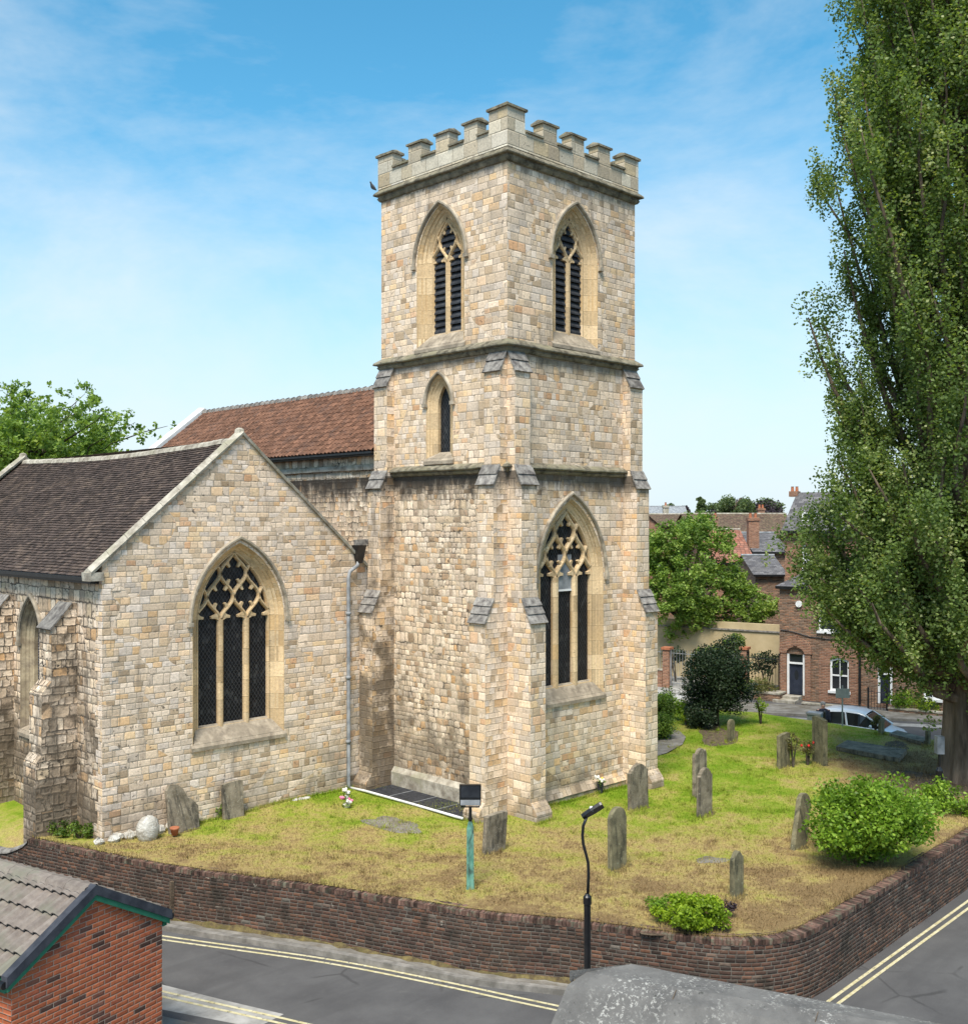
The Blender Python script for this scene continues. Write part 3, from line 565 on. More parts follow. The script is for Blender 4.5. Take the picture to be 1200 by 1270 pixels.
def pantiles(mb, O, A, Sv, Nn, Ln, W, gauge, tw, amp=.03, th=.03, k=4, m=0, jit=.01, shape=None, lip=None):
    nr = int(math.ceil(W/gauge)); nc = int(Ln/tw)
    prof = shape or [math.cos(2*math.pi*i/k)*.5+.5 for i in range(k)]
    for r in range(nr):
        s0 = r*gauge; s1 = min(W, s0+gauge*1.03)
        for c in range(nc):
            q = random.random(); j = random.uniform(0, jit)
            for i in range(k):
                h0, h1 = prof[i % k]*amp+j, prof[(i+1) % k]*amp+j; a0, a1 = (c+i/k)*tw, (c+(i+1)/k)*tw
                p = [O+A*a0+Sv*s0+Nn*(th+h0), O+A*a1+Sv*s0+Nn*(th+h1), O+A*a1+Sv*s1+Nn*(h1*.95+.002), O+A*a0+Sv*s1+Nn*(h0*.95+.002)]
                mb.face(p, m, q); lp_ = lip or th+.02; mb.face([p[0]-Nn*lp_, p[1]-Nn*lp_, p[1], p[0]], m, q*.5)
                if lip and r < nr-1: e0, e1 = O+A*a0+Sv*(s1-.03), O+A*a1+Sv*(s1-.03); mb.face([e0-Nn*.01, e1-Nn*.01, e1+Nn*(h1+.03)+Sv*.10, e0+Nn*(h0+.03)+Sv*.10], 1, 0)  # black face behind each lip stands in for shade in the tile gap

# ================================================================== THE GROUND, WALL LINE AND ROADS
ZR = -1.15; ZRR = -1.2
WL = [(-9.47, 6.58), (-8.8, 4.35), (-8.09, 2.25), (-7.32, .55), (-6.56, -1.06), (-5.9, -2.75), (-5.24, -4.39), (-4.45, -5.75), (-3.85, -7.0), (-3.28, -8.1), (-2.75, -8.72), (-2.1, -9.1), (-1.3, -9.22), (.6, -9.2), (3.5, -9.1), (6.47, -9.0), (10, -8.85), (14, -8.5), (17.2, -8.0)]
def catmull(P, n=6):
    P = [V(p) for p in P]; out = []
    for i in range(len(P)-1):
        a, b, c, d = P[max(i-1, 0)], P[i], P[i+1], P[min(i+2, len(P)-1)]
        for k in range(n):
            t = k/n; out.append(.5*((2*b)+(c-a)*t+(2*a-5*b+4*c-d)*t*t+(3*b-a-3*c+d)*t**3))
    out.append(P[-1]); return out
WP = catmull(WL, 6)
def offset(P, d):
    out = []
    for i, p in enumerate(P):
        t = (P[min(i+1, len(P)-1)]-P[max(i-1, 0)]).normalized(); out.append(p+V((t.y, -t.x))*d)   # d>0: to the right of travel
    return out
# travel runs from the church corner towards the street: outside (road side) is on the right
def band(name, A, B, z, mat, parent=None, zb=None):
    mb = MB(); mb.loft([[V((p.x, p.y, z)) for p in A], [V((p.x, p.y, z if zb is None else zb)) for p in B]]); o = mb.build(name, mat, parent); return o
g = MB(); g.face([(-1500, -1500, -1.35), (1500, -1500, -1.35), (1500, 1500, -1.35), (-1500, 1500, -1.35)]); tag(g.build('ground', M['soil']), kind='structure')
g = MB(); g.face([(-40, -45, ZRR), (34, -45, ZRR), (34, 24, ZRR), (-40, 40, ZRR)]); tag(g.build('road', M['asphalt']), kind='structure')
# lawn: a gently uneven sheet held up by the wall
def lawn_z(x, y): return .035*math.sin(x*.9+1)*math.cos(y*.7)+.02*math.sin(x*2.3+y*1.9)
def lawn_edge(i): p = WP[i]; return .13+.10*min(1, max(0, (p.x+3.4)/1.5)) if p.x > -5 else .13
inner = []
for i, p in enumerate(WP):
    t_ = (WP[min(i+1, len(WP)-1)]-WP[max(i-1, 0)]).normalized(); e_ = lawn_edge(i)+random.uniform(-.012, .02); inner.append(V((p.x-t_.y*e_, p.y+t_.x*e_)))
lowb = [(-12.3, 22), (-11.75, 18), (-10.95, 14), (-10.32, 11), (-9.85, 9), (-9.52, 7.6), (-9.40, 7.1)]
bz = [(p.x, p.y, .052) for p in inner]+[(17.2, -4.3, 0), (17.5, -2, 0), (17.6, 0, 0), (17.5, 3.2, 0), (15.6, 9, 0), (14, 22, 0)]+[(x, y, -.40) for x, y in lowb]
bound = [(a, b) for a, b, c in bz]
mb = MB()
def in_poly(x, y, P):
    c = False; j = len(P)-1
    for i in range(len(P)):
        if (P[i][1] > y) != (P[j][1] > y) and x < (P[j][0]-P[i][0])*(y-P[i][1])/(P[j][1]-P[i][1])+P[i][0]: c = not c
        j = i
    return c
from mathutils.geometry import delaunay_2d_cdt
gp = [(x+random.uniform(-.1, .1), y+random.uniform(-.1, .1)) for x in np.arange(-12.2, 17.5, .5) for y in np.arange(-9.1, 21.8, .5)]
gp = [q for q in gp if in_poly(q[0], q[1], bound) and min((q[0]-a)**2+(q[1]-b)**2 for a, b in bound) > .05]
vin = [V(q) for q in bound+gp]; nb_ = len(bound)
vo, _, fo, ov_, _, _ = delaunay_2d_cdt(vin, [(i, (i+1) % nb_) for i in range(nb_)], [list(range(nb_))], 1, 1e-5)
ptz = []
for v_, src in zip(vo, ov_):
    k_ = src[0] if src else 0; ptz.append((v_.x, v_.y, bz[k_][2] if k_ < nb_ and src else lawn_z(v_.x, v_.y)+.02-.3*max(0, min(1, (-8.9-v_.x)/1.2))))
mb.pts(ptz)
for f_ in fo: mb.idx(list(f_))
# drop to the street on the far side
fe = [(17.2, -8.0), (17.2, -4.3), (17.5, -2), (17.6, 0), (17.5, 3.2), (15.6, 9), (14, 22)]
mb.loft([[V((x, y, -.03)) for x, y in fe], [V((x+.6, y+.1, -.5)) for x, y in fe], [V((x+.8, y+.1, -1.3)) for x, y in fe]])
tag(mb.build('lawn', M['grass'], smooth=True), kind='structure')
# short blades over the near lawn
n = 150000; X = rng.uniform(-9.5, 17, n*2); Y = rng.uniform(-9, 8, n*2)
D_ = (X+19.51)*.7071+(Y+18.67)*.7071
okm = (rng.random(len(X)) < np.clip((23.5/D_)**2.2, 0, 1)) & ~((X > -.1) & (X < 5.5) & (Y > -.1)) & ~((X < 5.5) & (Y > 5.05))
bp = np.array(bound); PX, PY = X[okm], Y[okm]
ins = np.zeros(len(PX), bool); j = len(bp)-1
for i in range(len(bp)):
    cnd = (bp[i, 1] > PY) != (bp[j, 1] > PY)
    with np.errstate(divide='ignore', invalid='ignore'): xx = (bp[j, 0]-bp[i, 0])*(PY-bp[i, 1])/(bp[j, 1]-bp[i, 1]+1e-12)+bp[i, 0]
    ins ^= cnd & (PX < xx); j = i
PX, PY = PX[ins][:n], PY[ins][:n]
tx, ty = [], []
for (ax, ay, bx, by, m_) in ((-8.2, 5.0, -1.1, 5.0, 1500), (.7, -.22, 4.8, -.22, 700), (-1.05, -.1, -1.05, .6, 120), (-.2, -1.1, .6, -1.1, 150)):
    q = rng.random(m_); tx.append(ax+(bx-ax)*q+rng.normal(0, .03, m_)); ty.append(ay+(by-ay)*q-np.abs(rng.normal(0, .05, m_)))
for (cx_, cy_) in ((-2.5, -1.9), (-1.5, -4.7), (2.65, -2.15), (4.85, -2.5), (3.35, -3.65), (-1.15, -7.35), (9.55, -2.4), (10.8, -2.9), (12.1, 1.0), (-4.5, -3.2), (16.1, -4.1), (16.7, -2.2), (10.4, -6.7)):
    q = rng.random(160)*6.28; r_ = rng.normal(.0, .12, 160); tx.append(cx_+np.cos(q)*.28+r_); ty.append(cy_+np.sin(q)*.13+r_*.6)
for _ in range(420):
    ux, uy = rng.uniform(-8, 14), rng.uniform(-8.5, 4.5)
    if in_poly(ux, uy, bound) and not (-1.3 < ux < 6.6 and uy > -1.3) and not (ux < -.8 and uy > 4.7): m_ = 22; tx.append(ux+rng.normal(0, .05, m_)); ty.append(uy+rng.normal(0, .05, m_))
wi = np.array([(p.x, p.y) for p in inner]); q = rng.integers(0, len(wi)-1, 3200); f_ = rng.random(3200)[:, None]; we = wi[q]*(1-f_)+wi[q+1]*f_; tx.append(we[:, 0]+rng.normal(0, .03, 3200)); ty.append(we[:, 1]+rng.normal(0, .03, 3200))
tx, ty = np.concatenate(tx), np.concatenate(ty); nt_ = len(tx); PX = np.r_[PX, tx]; PY = np.r_[PY, ty]; k = len(PX); a = rng.uniform(0, 6.28, k); h = rng.uniform(.02, .075, k); w = rng.uniform(.006, .013, k)
h[-nt_:] = rng.uniform(.06, .15, nt_); lx, ly = rng.normal(0, .025, k), rng.normal(0, .025, k); Z = .035*np.sin(PX*.9+1)*np.cos(PY*.7)+.02*np.sin(PX*2.3+PY*1.9)+.012
v = np.empty((k, 3, 3)); v[:, 0] = np.c_[PX-np.cos(a)*w, PY-np.sin(a)*w, Z]; v[:, 1] = np.c_[PX+np.cos(a)*w, PY+np.sin(a)*w, Z]; v[:, 2] = np.c_[PX+lx, PY+ly, Z+h]
me = bpy.data.meshes.new('grass_blades'); me.vertices.add(3*k); me.vertices.foreach_set('co', v.reshape(-1)); me.loops.add(3*k); me.loops.foreach_set('vertex_index', np.arange(3*k, dtype=np.int32))
me.polygons.add(k); me.polygons.foreach_set('loop_start', np.arange(0, 3*k, 3, dtype=np.int32)); me.update(); me.validate()
t = me.attributes.new('tint', 'FLOAT', 'FACE'); t.data.foreach_set('value', rng.random(k).astype(np.float32)); me.materials.append(M['grass'])
o = bpy.data.objects.new('grass', me); COL.objects.link(o); tag(o, 'short mown grass blades over the churchyard lawn', 'grass', kind='stuff')

# retaining wall
def sweep_wall(mb, P, thick, z0, z1, zf=None):
    """wall along P (outer top edge), thickness to the left of travel; u follows the path"""
    I = offset(P, -thick); s = 0; cum = [0]
    for a, b in zip(P, P[1:]): s += (b-a).length; cum.append(s)
    bulge = [.02*math.sin(c*.8)+.012*math.sin(c*2.7+1) for c in cum]; Q = offset(P, 0)
    nz = 5
    for i in range(len(P)-1):
        for kk in range(nz):
            za = [z0+(z1-z0)*q/nz for q in (kk, kk+1)]
            def pt(ii, z): 
                t_ = (P[min(ii+1, len(P)-1)]-P[max(ii-1, 0)]).normalized(); o_ = .03*(1-(z-z0)/(z1-z0))+bulge[ii]*math.sin(3.14*(z-z0)/(z1-z0)); return V((P[ii].x+t_.y*o_, P[ii].y-t_.x*o_, z))
            mb.face([pt(i, za[0]), pt(i+1, za[0]), pt(i+1, za[1]), pt(i, za[1])], uv=[(cum[i], za[0]), (cum[i+1], za[0]), (cum[i+1], za[1]), (cum[i], za[1])])
        mb.face([(I[i+1].x, I[i+1].y, z0), (I[i].x, I[i].y, z0), (I[i].x, I[i].y, z1), (I[i+1].x, I[i+1].y, z1)], uv=[(cum[i+1], z0), (cum[i], z0), (cum[i], z1), (cum[i+1], z1)])
        mb.face([(P[i].x, P[i].y, z1), (P[i+1].x, P[i+1].y, z1), (I[i+1].x, I[i+1].y, z1), (I[i].x, I[i].y, z1)], uv=[(cum[i], 0), (cum[i+1], 0), (cum[i+1], .3), (cum[i], .3)])
    for e, q in ((0, 1), (-1, -1)):
        a, b = P[e], I[e]; mb.face([(a.x, a.y, z0), (a.x, a.y, z1), (b.x, b.y, z1), (b.x, b.y, z0)][::q])
def edge_bricks(mb, P, thick, z, step=.07, hgt=.095, skip=0):
    s = 0; seg = 0; tot = sum((b-a).length for a, b in zip(P, P[1:])); acc = 0; i = 0
    while s < tot-step:
        while acc+(P[i+1]-P[i]).length < s and i < len(P)-2: acc += (P[i+1]-P[i]).length; i += 1
        d = (P[i+1]-P[i]).normalized(); c = P[i]+d*(s-acc+step/2); nn = V((-d.y, d.x)); q = random.random()
        jz = random.uniform(-.006, .006); jo = random.uniform(-.008, .008)
        T = lambda p, c=c, d=d, nn=nn, jz=jz, jo=jo: V((c.x+d.x*p.x+nn.x*(p.y+jo), c.y+d.y*p.x+nn.y*(p.y+jo), z+jz+p.z))
        mb.box((-step*.44, -.012, .0), (step*.44, thick+.0, hgt), T=T, t=q, jit=.003); s += step
bw = thing('churchyard_wall', 'old dark brick retaining wall curving round the mown churchyard above the road', 'wall', (0, 0, 0))
mb = MB(); sweep_wall(mb, WP, .31, -1.3, -.06); part(mb, 'brickwork', M['brick_dark'], bw)
mb = MB(); edge_bricks(mb, WP, .31, -.058); part(mb, 'coping', M['brick_edge'], bw)
# drain slot seen in the wall
mb = MB(); p0 = onz(218, 1150, -1.1)
d0 = (WP[13]-WP[12]).normalized()
P2 = offset(WP, .035); best = min(range(len(P2)), key=lambda i: abs(600+FPX*((V((P2[i].x, P2[i].y, 0))-CAM).dot(RT))/((V((P2[i].x, P2[i].y, 0))-CAM).dot(FW))-221))
q = P2[best]; mb.box((q.x-.04, q.y-.04, -1.15), (q.x+.03, q.y+.04, -.25)); part(mb, 'rusty_downpipe', M['soil'], bw)
# lower swept-down length on the left
LW = [V((-9.47, 6.58)), V((-9.75, 7.6)), V((-10.1, 9)), V((-10.6, 11)), V((-11.2, 14)), V((-12, 18))][::-1]
lw = thing('low_churchyard_wall', 'lower brick wall with swept down coping at the left edge of the churchyard', 'wall', (0, 0, 0))
mb = MB(); LP = catmull(LW, 4); rows = []
def lz(p): d = (p-V((-9.47, 6.58))).length; return -.06-.42*min(1, max(0, d/.9))**.7 if d < .9 else -.48
I = offset(LP, -.31)
mb.loft([[V((p.x, p.y, -1.3)) for p in LP], [V((p.x, p.y, lz(p))) for p in LP], [V((q.x, q.y, lz(p))) for p, q in zip(LP, I)], [V((p.x, p.y, -1.3)) for p in I]])
part(mb, 'brickwork', M['brick_dark'], lw)
mb = MB(); O_ = offset(LP, .03); I2 = offset(LP, -.34)
mb.loft([[V((q.x, q.y, lz(p)+.003)) for p, q in zip(LP, O_)], [V((q.x, q.y, lz(p)+.05)) for p, q in zip(LP, O_)], [V((p.x*.5+q.x*.5, p.y*.5+q.y*.5, lz(p)+.10)) for p, q in zip(LP, I)], [V((q.x, q.y, lz(p)+.05)) for p, q in zip(LP, I2)], [V((q.x, q.y, lz(p)+.003)) for p, q in zip(LP, I2)]])
part(mb, 'coping', M['slab_stone'], lw, smooth=True)
# narrow kerbed footpath, moss at the wall foot, yellow lines
A0 = WP[:70]; kb = offset(A0, .36)
PV = catmull([(p.x, p.y) for p in [LP[0]]]+[(LP[8].x, LP[8].y)]+[(p.x, p.y) for p in WP[0:58:3]], 4)
def strip(name, path, o0, o1, z, mat, kind='structure', h=0):
    a, b = offset(path, o0), offset(path, o1); mb = MB()
    if h: mb.loft([[V((p.x, p.y, z-h)) for p in b], [V((p.x, p.y, z)) for p in b], [V((p.x, p.y, z)) for p in a], [V((p.x, p.y, z-h)) for p in a]])
    else: mb.loft([[V((p.x, p.y, z)) for p in b], [V((p.x, p.y, z)) for p in a]])
    return tag(mb.build(name, mat), kind=kind)
strip('pavement', PV, -.02, .22, -1.085, M['paving'], h=.2)
strip('kerb', PV, .222, .36, -1.09, M['kerb'], h=.2)
# moss: ragged strip
mb = MB(); a = offset(PV, .0); b = offset(PV, .13); rows = [[], [], []]
for i, (p, q) in enumerate(zip(a, b)):
    k = random.uniform(.2, 1.1); rows[0].append(V((p.x, p.y, -1.0+random.uniform(-.03, .03)))); m_ = p+(q-p)*k*.5; rows[1].append(V((m_.x, m_.y, -1.05))); e_ = p+(q-p)*k; rows[2].append(V((e_.x, e_.y, -1.083)))
mb.loft(rows); tag(mb.build('moss', M['moss'], smooth=True), 'brown green moss and dirt along the foot of the brick wall', 'moss', kind='stuff')
YP = catmull([(-11.2, 8.2), (-9.6, 4.3), (-8.47, 1.79), (-6.83, -1.42), (-5.95, -3.6), (-5.08, -6.09), (-4.3, -8.0), (-3.4, -9.1), (-2.6, -9.5), (-1.58, -9.45), (1.43, -9.38), (5.82, -9.28), (12, -9.1), (17.5, -8.7)], 8)
YP = catmull([(p.x, p.y) for p in YP[::2]], 3)
strip('yellow_line', YP, .03, .095, ZRR+.004, M['yellow_line']); strip('yellow_line', YP, .20, .265, ZRR+.004, M['yellow_line'])
# near side of the road
na = [onz(x, y, ZRR) for x, y in ((-60, 1160), (150, 1209), (208, 1223), (280, 1241), (352, 1258))]
n1 = [onz(x, y, ZRR) for x, y in ((300, 1300), (200, 1300), (0, 1290), (-200, 1270))]
mb = MB(); mb.face([(p.x, p.y, ZRR+.003) for p in na]+[(p.x, p.y, ZRR+.003) for p in [onz(318, 1275, ZRR), onz(200, 1252, ZRR), onz(-60, 1190, ZRR)]][0:3]); tag(mb.build('concrete_strip', M['concrete']), kind='structure')
NL = [onz(x, y, ZRR) for x, y in ((-60, 1178), (100, 1214), (208, 1239), (340, 1269), (480, 1302))]
NL = catmull([(p.x, p.y) for p in NL], 4)[::-1]
strip('yellow_line', NL, .0, .065, ZRR+.007, M['yellow_line']); strip('yellow_line', NL, .17, .235, ZRR+.007, M['yellow_line'])
q = [onz(x, y, ZRR) for x, y in ((-80, 1196), (100, 1236), (208, 1262), (400, 1305))]
mb = MB(); mb.face([(p.x, p.y, ZRR+.006) for p in q]+[(-14, -11, ZRR+.006), (-22, -6, ZRR+.006)]); tag(mb.build('pavement', M['paving']), kind='structure')

# ================================================================== THE CHURCH
ch = thing('church', 'pale limestone church with square battlemented west tower, gabled aisle and tiled roofs', 'church', (0, 0, 0))
a_, b_ = 5.37, 5.03; ZS3, ZS2, ZC = 8.93, 12.05, 16.95
FL = Fr((0, 0, 0), (0, -1, 0), (-1, 0, 0)); FRt = Fr((0, 0, 0), (1, 0, 0), (0, -1, 0))
FB = Fr((0, b_, 0), (1, 0, 0), (0, 1, 0)); FE = Fr((a_, 0, 0), (0, 1, 0), (1, 0, 0))
rect = lambda u0, u1, v0, v1: [(u0, v0), (u1, v0), (u1, v1), (u0, v1)]
BO, BI = (.96, 12.32, 14.6, 1.56), (.595, 12.70, 14.72, 1.12)
LO, LI = (.54, 9.22, 10.75, .80), (.245, 9.38, 10.65, .60)
RO, RI = (1.37, 2.70, 5.95, 2.20), (1.09, 3.05, 6.0, 1.88)
cL, cR, cl, cr_ = -2.53, 2.70, -2.56, 2.54
mb = MB()
wall(mb, FL, rect(-b_, 0, -.3, ZS3), [])                                    # lower left: rubble
part(mb, 'tower_wall', M['rubble'], ch)['label'] = 'lower rubble wall of the tower'
mb = MB()
wall(mb, FL, rect(-b_, 0, ZS3, ZS2), [arch(cl, *LO)]); wall(mb, FL, rect(-b_, 0, ZS2, ZC+.1), [arch(cL, *BO)])
wall(mb, FRt, rect(0, a_, -.3, ZS3), [arch(cr_, *RO)]); wall(mb, FRt, rect(0, a_, ZS3, ZS2), []); wall(mb, FRt, rect(0, a_, ZS2, ZC+.1), [arch(cR, *BO)])
for F_ in (FB, ): wall(mb, F_, rect(0, a_, -.3, ZC+.1), [])
wall(mb, FE, rect(0, b_, -.3, ZC+.1), [])
part(mb, 'tower_wall', M['ashlar_rubble'], ch)
mb = MB(); mb.box((.2, .2, ZC+.1), (a_-.2, b_-.2, ZC+.3)); part(mb, 'tower_roof', M['lead'], ch)
gothic_window(ch, FL, cL, BO, BI, .27, (1.05, 14.62, 1.62), .19, 2, .62, 14.62, True)
gothic_window(ch, FRt, cR, BO, BI, .25, (1.05, 14.62, 1.62), .19, 2, .62, 14.62, True)
gothic_window(ch, FL, cl, LO, LI, .18, (.56, 10.75, .84), 0, 1)
wbig = gothic_window(ch, FRt, cr_, RO, RI, .21, (1.47, 5.98, 2.32), .24, 3, .62, 6.0)
mb = MB(); mb.box((0, 0, 0), (.56, .03, .05), T=lambda p: FRt.P(2.27+p.x, 5.62+p.z, .25+p.y)); part(mb, 'vent_bar', M['white_paint'], wbig)
mb = MB(); mb.box((0, 0, 0), (.56, .02, .95), T=lambda p: FRt.P(2.27+p.x, 5.67+p.z, .265+p.y)); part(mb, 'hopper_pane', M['lead'], wbig)
for z, k, s in ((ZS3, .7, .4), (ZS2, .82, .4), (ZC, .98, .35)):
    mb = MB(); ring(mb, 0, 0, a_, b_, [(0, z+.20*k), (.165, z+.045), (.185, z+.0), (.175, z-.025), (.085, z-.04), (.075, z-.095*k), (.10, z-.11*k), (.05, z-.19*k), (0, z-.21*k)], s, .011)
    part(mb, 'string_course' if z < ZC else 'cornice', M['coping'], ch)
# parapet with crenels
zp0, zc, zm = ZC+.15, 17.60, 18.02; po = .07; th = .34
mb = MB()
X0, Y0, X1, Y1 = -po, -po, a_+po, b_+po
for (p, q) in (((X0, Y0), (X1, Y0+th)), ((X0, Y1-th), (X1, Y1)), ((X0, Y0+th), (X0+th, Y1-th)), ((X1-th, Y0+th), (X1, Y1-th))): mb.box((p[0], p[1], zp0), (q[0], q[1], zc))
part(mb, 'parapet', M['parapet'], ch)
capm = MB(); crm = MB()
def capstone(mb, x0, y0, x1, y1, z, along):
    e = .055; x0 -= e; y0 -= e; x1 += e; y1 += e; jz = random.uniform(-.015, .015); z += jz; h0, h1 = .055, .13
    if along == 'x': yc = (y0+y1)/2+random.uniform(-.01, .01); P = [(x0, y0), (x1, y0), (x1, y1), (x0, y1)]; R_ = [(x0+.03, yc), (x1-.03, yc)]
    else: xc = (x0+x1)/2+random.uniform(-.01, .01); P = [(x0, y0), (x1, y0), (x1, y1), (x0, y1)]; R_ = [(xc, y0+.03), (xc, y1-.03)]
    b = mb.pts([(x, y, z) for x, y in P]+[(x, y, z+h0) for x, y in P]+[(x, y, z+h1) for x, y in R_])
    for k in range(4): mb.idx([b+k, b+(k+1) % 4, b+4+(k+1) % 4, b+4+k])
    mb.idx([b+3, b+2, b+1, b])
    if along == 'x':
        for f in ([4, 5, 9, 8], [5, 6, 9], [6, 7, 8, 9], [7, 4, 8]): mb.idx([b+i for i in f])
    else:
        for f in ([4, 5, 8], [5, 6, 9, 8], [6, 7, 9], [7, 4, 8, 9]): mb.idx([b+i for i in f])
def merlon(x0, y0, x1, y1, along):
    m_ = MB(); m_.box((x0, y0, zc+.0), (x1, y1, zm), jit=.006); o = part(m_, 'merlon', M['parapet'], ch)
    c_ = MB(); capstone(c_, x0, y0, x1, y1, zm, along); part(c_, 'capstone', M['coping'], o)
LM = [(1.02, 1.52), (2.10, 2.62), (3.22, 3.76)]; RM = [(1.28, 1.84), (2.43, 2.98), (3.58, 4.12)]
for y0, y1 in LM: merlon(X0, y0, X0+th, y1, 'y'); merlon(X1-th, y0, X1, y1, 'y')
for x0, x1 in RM: merlon(x0, Y0, x1, Y0+th, 'x'); merlon(x0, Y1-th, x1, Y1, 'x')
# corner merlons (L plan)
for cx, cy, sx, sy in ((X0, Y0, 1, 1), (X1, Y0, -1, 1), (X0, Y1, 1, -1), (X1, Y1, -1, -1)):
    ln = .66; m_ = MB(); zt = zm+(.1 if (sx, sy) == (1, 1) else 0)
    pl = [(0, 0), (ln, 0), (ln, th), (th, th), (th, ln), (0, ln)]
    if sx*sy < 0: pl = pl[::-1]
    m_.prism(pl, lambda p, z: V((cx+sx*p[0], cy+sy*p[1], z)), zc, zt); o = part(m_, 'merlon', M['parapet'], ch)
    c_ = MB(); e = .055; pe = [(-e, -e), (ln+e, -e), (ln+e, th+e), (th+e, th+e), (th+e, ln+e), (-e, ln+e)]
    if sx*sy < 0: pe = pe[::-1]
    c_.prism(pe, lambda p, z: V((cx+sx*p[0], cy+sy*p[1], z)), zt, zt+.06)
    pi_ = [(e, e), (ln-.02, .14), (ln-.02, th-.14), (th-.12, th-.12), (th-.14, ln-.02), (.14, ln-.02)]
    if sx*sy < 0: pi_ = pi_[::-1]
    i = c_.pts([V((cx+sx*p[0], cy+sy*p[1], zt+.062)) for p in pe]); j = c_.pts([V((cx+sx*p[0], cy+sy*p[1], zt+.135)) for p in pi_])
    for k in range(6): c_.idx([i+k, i+(k+1) % 6, j+(k+1) % 6, j+k])
    c_.idx([j+k for k in range(6)]); part(c_, 'capstone', M['coping'], o)
# crenel sills
def gaps(lst, lo, hi): e = [lo]+[v for ab in lst for v in ab]+[hi]; return list(zip(e[0::2], e[1::2]))
for y0, y1 in gaps(LM, .59, b_-.59):
    for xx in ((X0, X0+th), (X1-th, X1)): c_ = MB(); capstone(c_, xx[0], y0+.057, xx[1], y1-.057, zc-.0, 'y'); part(c_, 'crenel_sill', M['coping'], ch)
for x0, x1 in gaps(RM, .59, a_-.59):
    for yy in ((Y0, Y0+th), (Y1-th, Y1)): c_ = MB(); capstone(c_, x0+.057, yy[0], x1-.057, yy[1], zc-.0, 'x'); part(c_, 'crenel_sill', M['coping'], ch)
# angle buttresses
BP = [(1.02, -.3), (1.02, .20), (.98, .27), (.83, .46), (.80, .47), (.80, 4.98), (.50, 5.58), (.50, 8.47), (.27, 8.97), (.27, 11.37), (.0, 11.93)]
SL = [(5, 6, 3), (7, 8, 2), (9, 10, 2)]; w_ = .57
def br(fr, mat='ashlar_rubble', prof=BP, w=w_, sl=SL, label=None): return buttress(ch, fr, w, prof, sl, mat, label)
br(Fr((0, w_, 0), (0, -1, 0), (-1, 0, 0))); br(Fr((0, b_, 0), (0, -1, 0), (-1, 0, 0)), mat='ashlar_mossy', label='mossy buttress in the corner by the drainpipe')
br(Fr((0, 0, 0), (1, 0, 0), (0, -1, 0))); br(Fr((a_-w_, 0, 0), (1, 0, 0), (0, -1, 0)))
br(Fr((a_, 0, 0), (0, 1, 0), (1, 0, 0))); br(Fr((a_, b_-w_, 0), (0, 1, 0), (1, 0, 0))); br(Fr((a_, b_, 0), (-1, 0, 0), (0, 1, 0)))
# plinths on the two seen faces
mb = MB(); mb.prism([(-.002, -.3), (.11, -.3), (.11, .42), (-.002, .56)], lambda p, y: V((-p[0], y, p[1])), w_+.002, b_-w_-.002); part(mb, 'plinth', M['coping_pale'], ch)
mb = MB(); mb.prism([(-.002, -.3), (.10, -.3), (.10, .10), (.13, .13), (-.002, .36)], lambda p, x: V((x, -p[0], p[1])), w_+.002, a_-w_-.002); part(mb, 'plinth', M['ashlar_rubble'], ch)

# ---- aisle
yg, xl, xr_, ax_, zap, ze = 5.12, -8.33, -.02, -4.58, 9.78, 6.55
FG = Fr((0, yg, 0), (1, 0, 0), (0, -1, 0)); FS = Fr((xl, 0, 0), (0, -1, 0), (-1, 0, 0))
GO, GI_ = (1.36, 1.90, 4.95, 2.03), (1.075, 2.28, 4.95, 1.80)
slp = (zap-ze)/(ax_-xl)
mb = MB(); wall(mb, FG, [(xl, -.5), (xr_, -.5), (xr_, zap-(xr_-ax_)*slp), (ax_, zap), (xl, ze)], [arch(-4.635, *GO)]); part(mb, 'aisle_gable', M['gable_stone'], ch)
gw = gothic_window(ch, FG, -4.635, GO, GI_, .28, (1.44, 4.98, 2.13), .17, 3, .60, 4.98)
y_end = 19.4
SO, SI = (.74, 1.98, 4.3, 1.22), (.56, 2.12, 4.3, 1.02)
mb = MB(); wall(mb, FS, rect(-y_end, -yg, -.6, ze-.12), [arch(-9.22, *SO), arch(-13.4, *SO), arch(-17.2, *SO)])
mb.face([FG.P(xl, -.5), FG.P(xl, ze), V((xl, y_end, ze)), V((xl, y_end, -.5))][:0] or [V((xl, y_end, -.5)), V((xr_, y_end, -.5)), V((xr_, y_end, 6)), V((ax_, y_end, zap-.1)), V((xl, y_end, ze-.1))])
part(mb, 'aisle_wall', M['dirty_rubble'], ch)['label'] = 'dark weathered rubble side wall'
for cc in (-9.22, -13.4, -17.2): gothic_window(ch, FS, cc, SO, SI, .30, (.78, 4.3, 1.3), 0, 1, wmat='dressed_dirty', glassm='guard')
SBP = [(1.0, -.5), (1.0, 1.75), (.86, 1.95), (.86, 3.4), (.62, 3.7), (.62, 4.95), (.12, 5.55)]
for y in (7.2, 11.1, 15.3): buttress(ch, Fr((xl, y, 0), (0, -1, 0), (-1, 0, 0)), .72, SBP, [(5, 6, 1)], 'dirty_rubble', 'squat dark rubble buttress of the aisle')
# quoins at the gable corner
mb = MB(); z = -.4; k = 0
while z < ze-.3:
    h_ = random.uniform(.22, .34); lx_, ly_ = (random.uniform(.30, .45), random.uniform(.16, .24)) if k % 2 else (random.uniform(.16, .24), random.uniform(.30, .45))
    mb.box((xl-.012, yg-.014, z), (xl+lx_, yg+ly_, z+h_-.012), jit=.005, t=random.random()); z += h_; k += 1
part(mb, 'quoin', M['gable_stone'], ch)
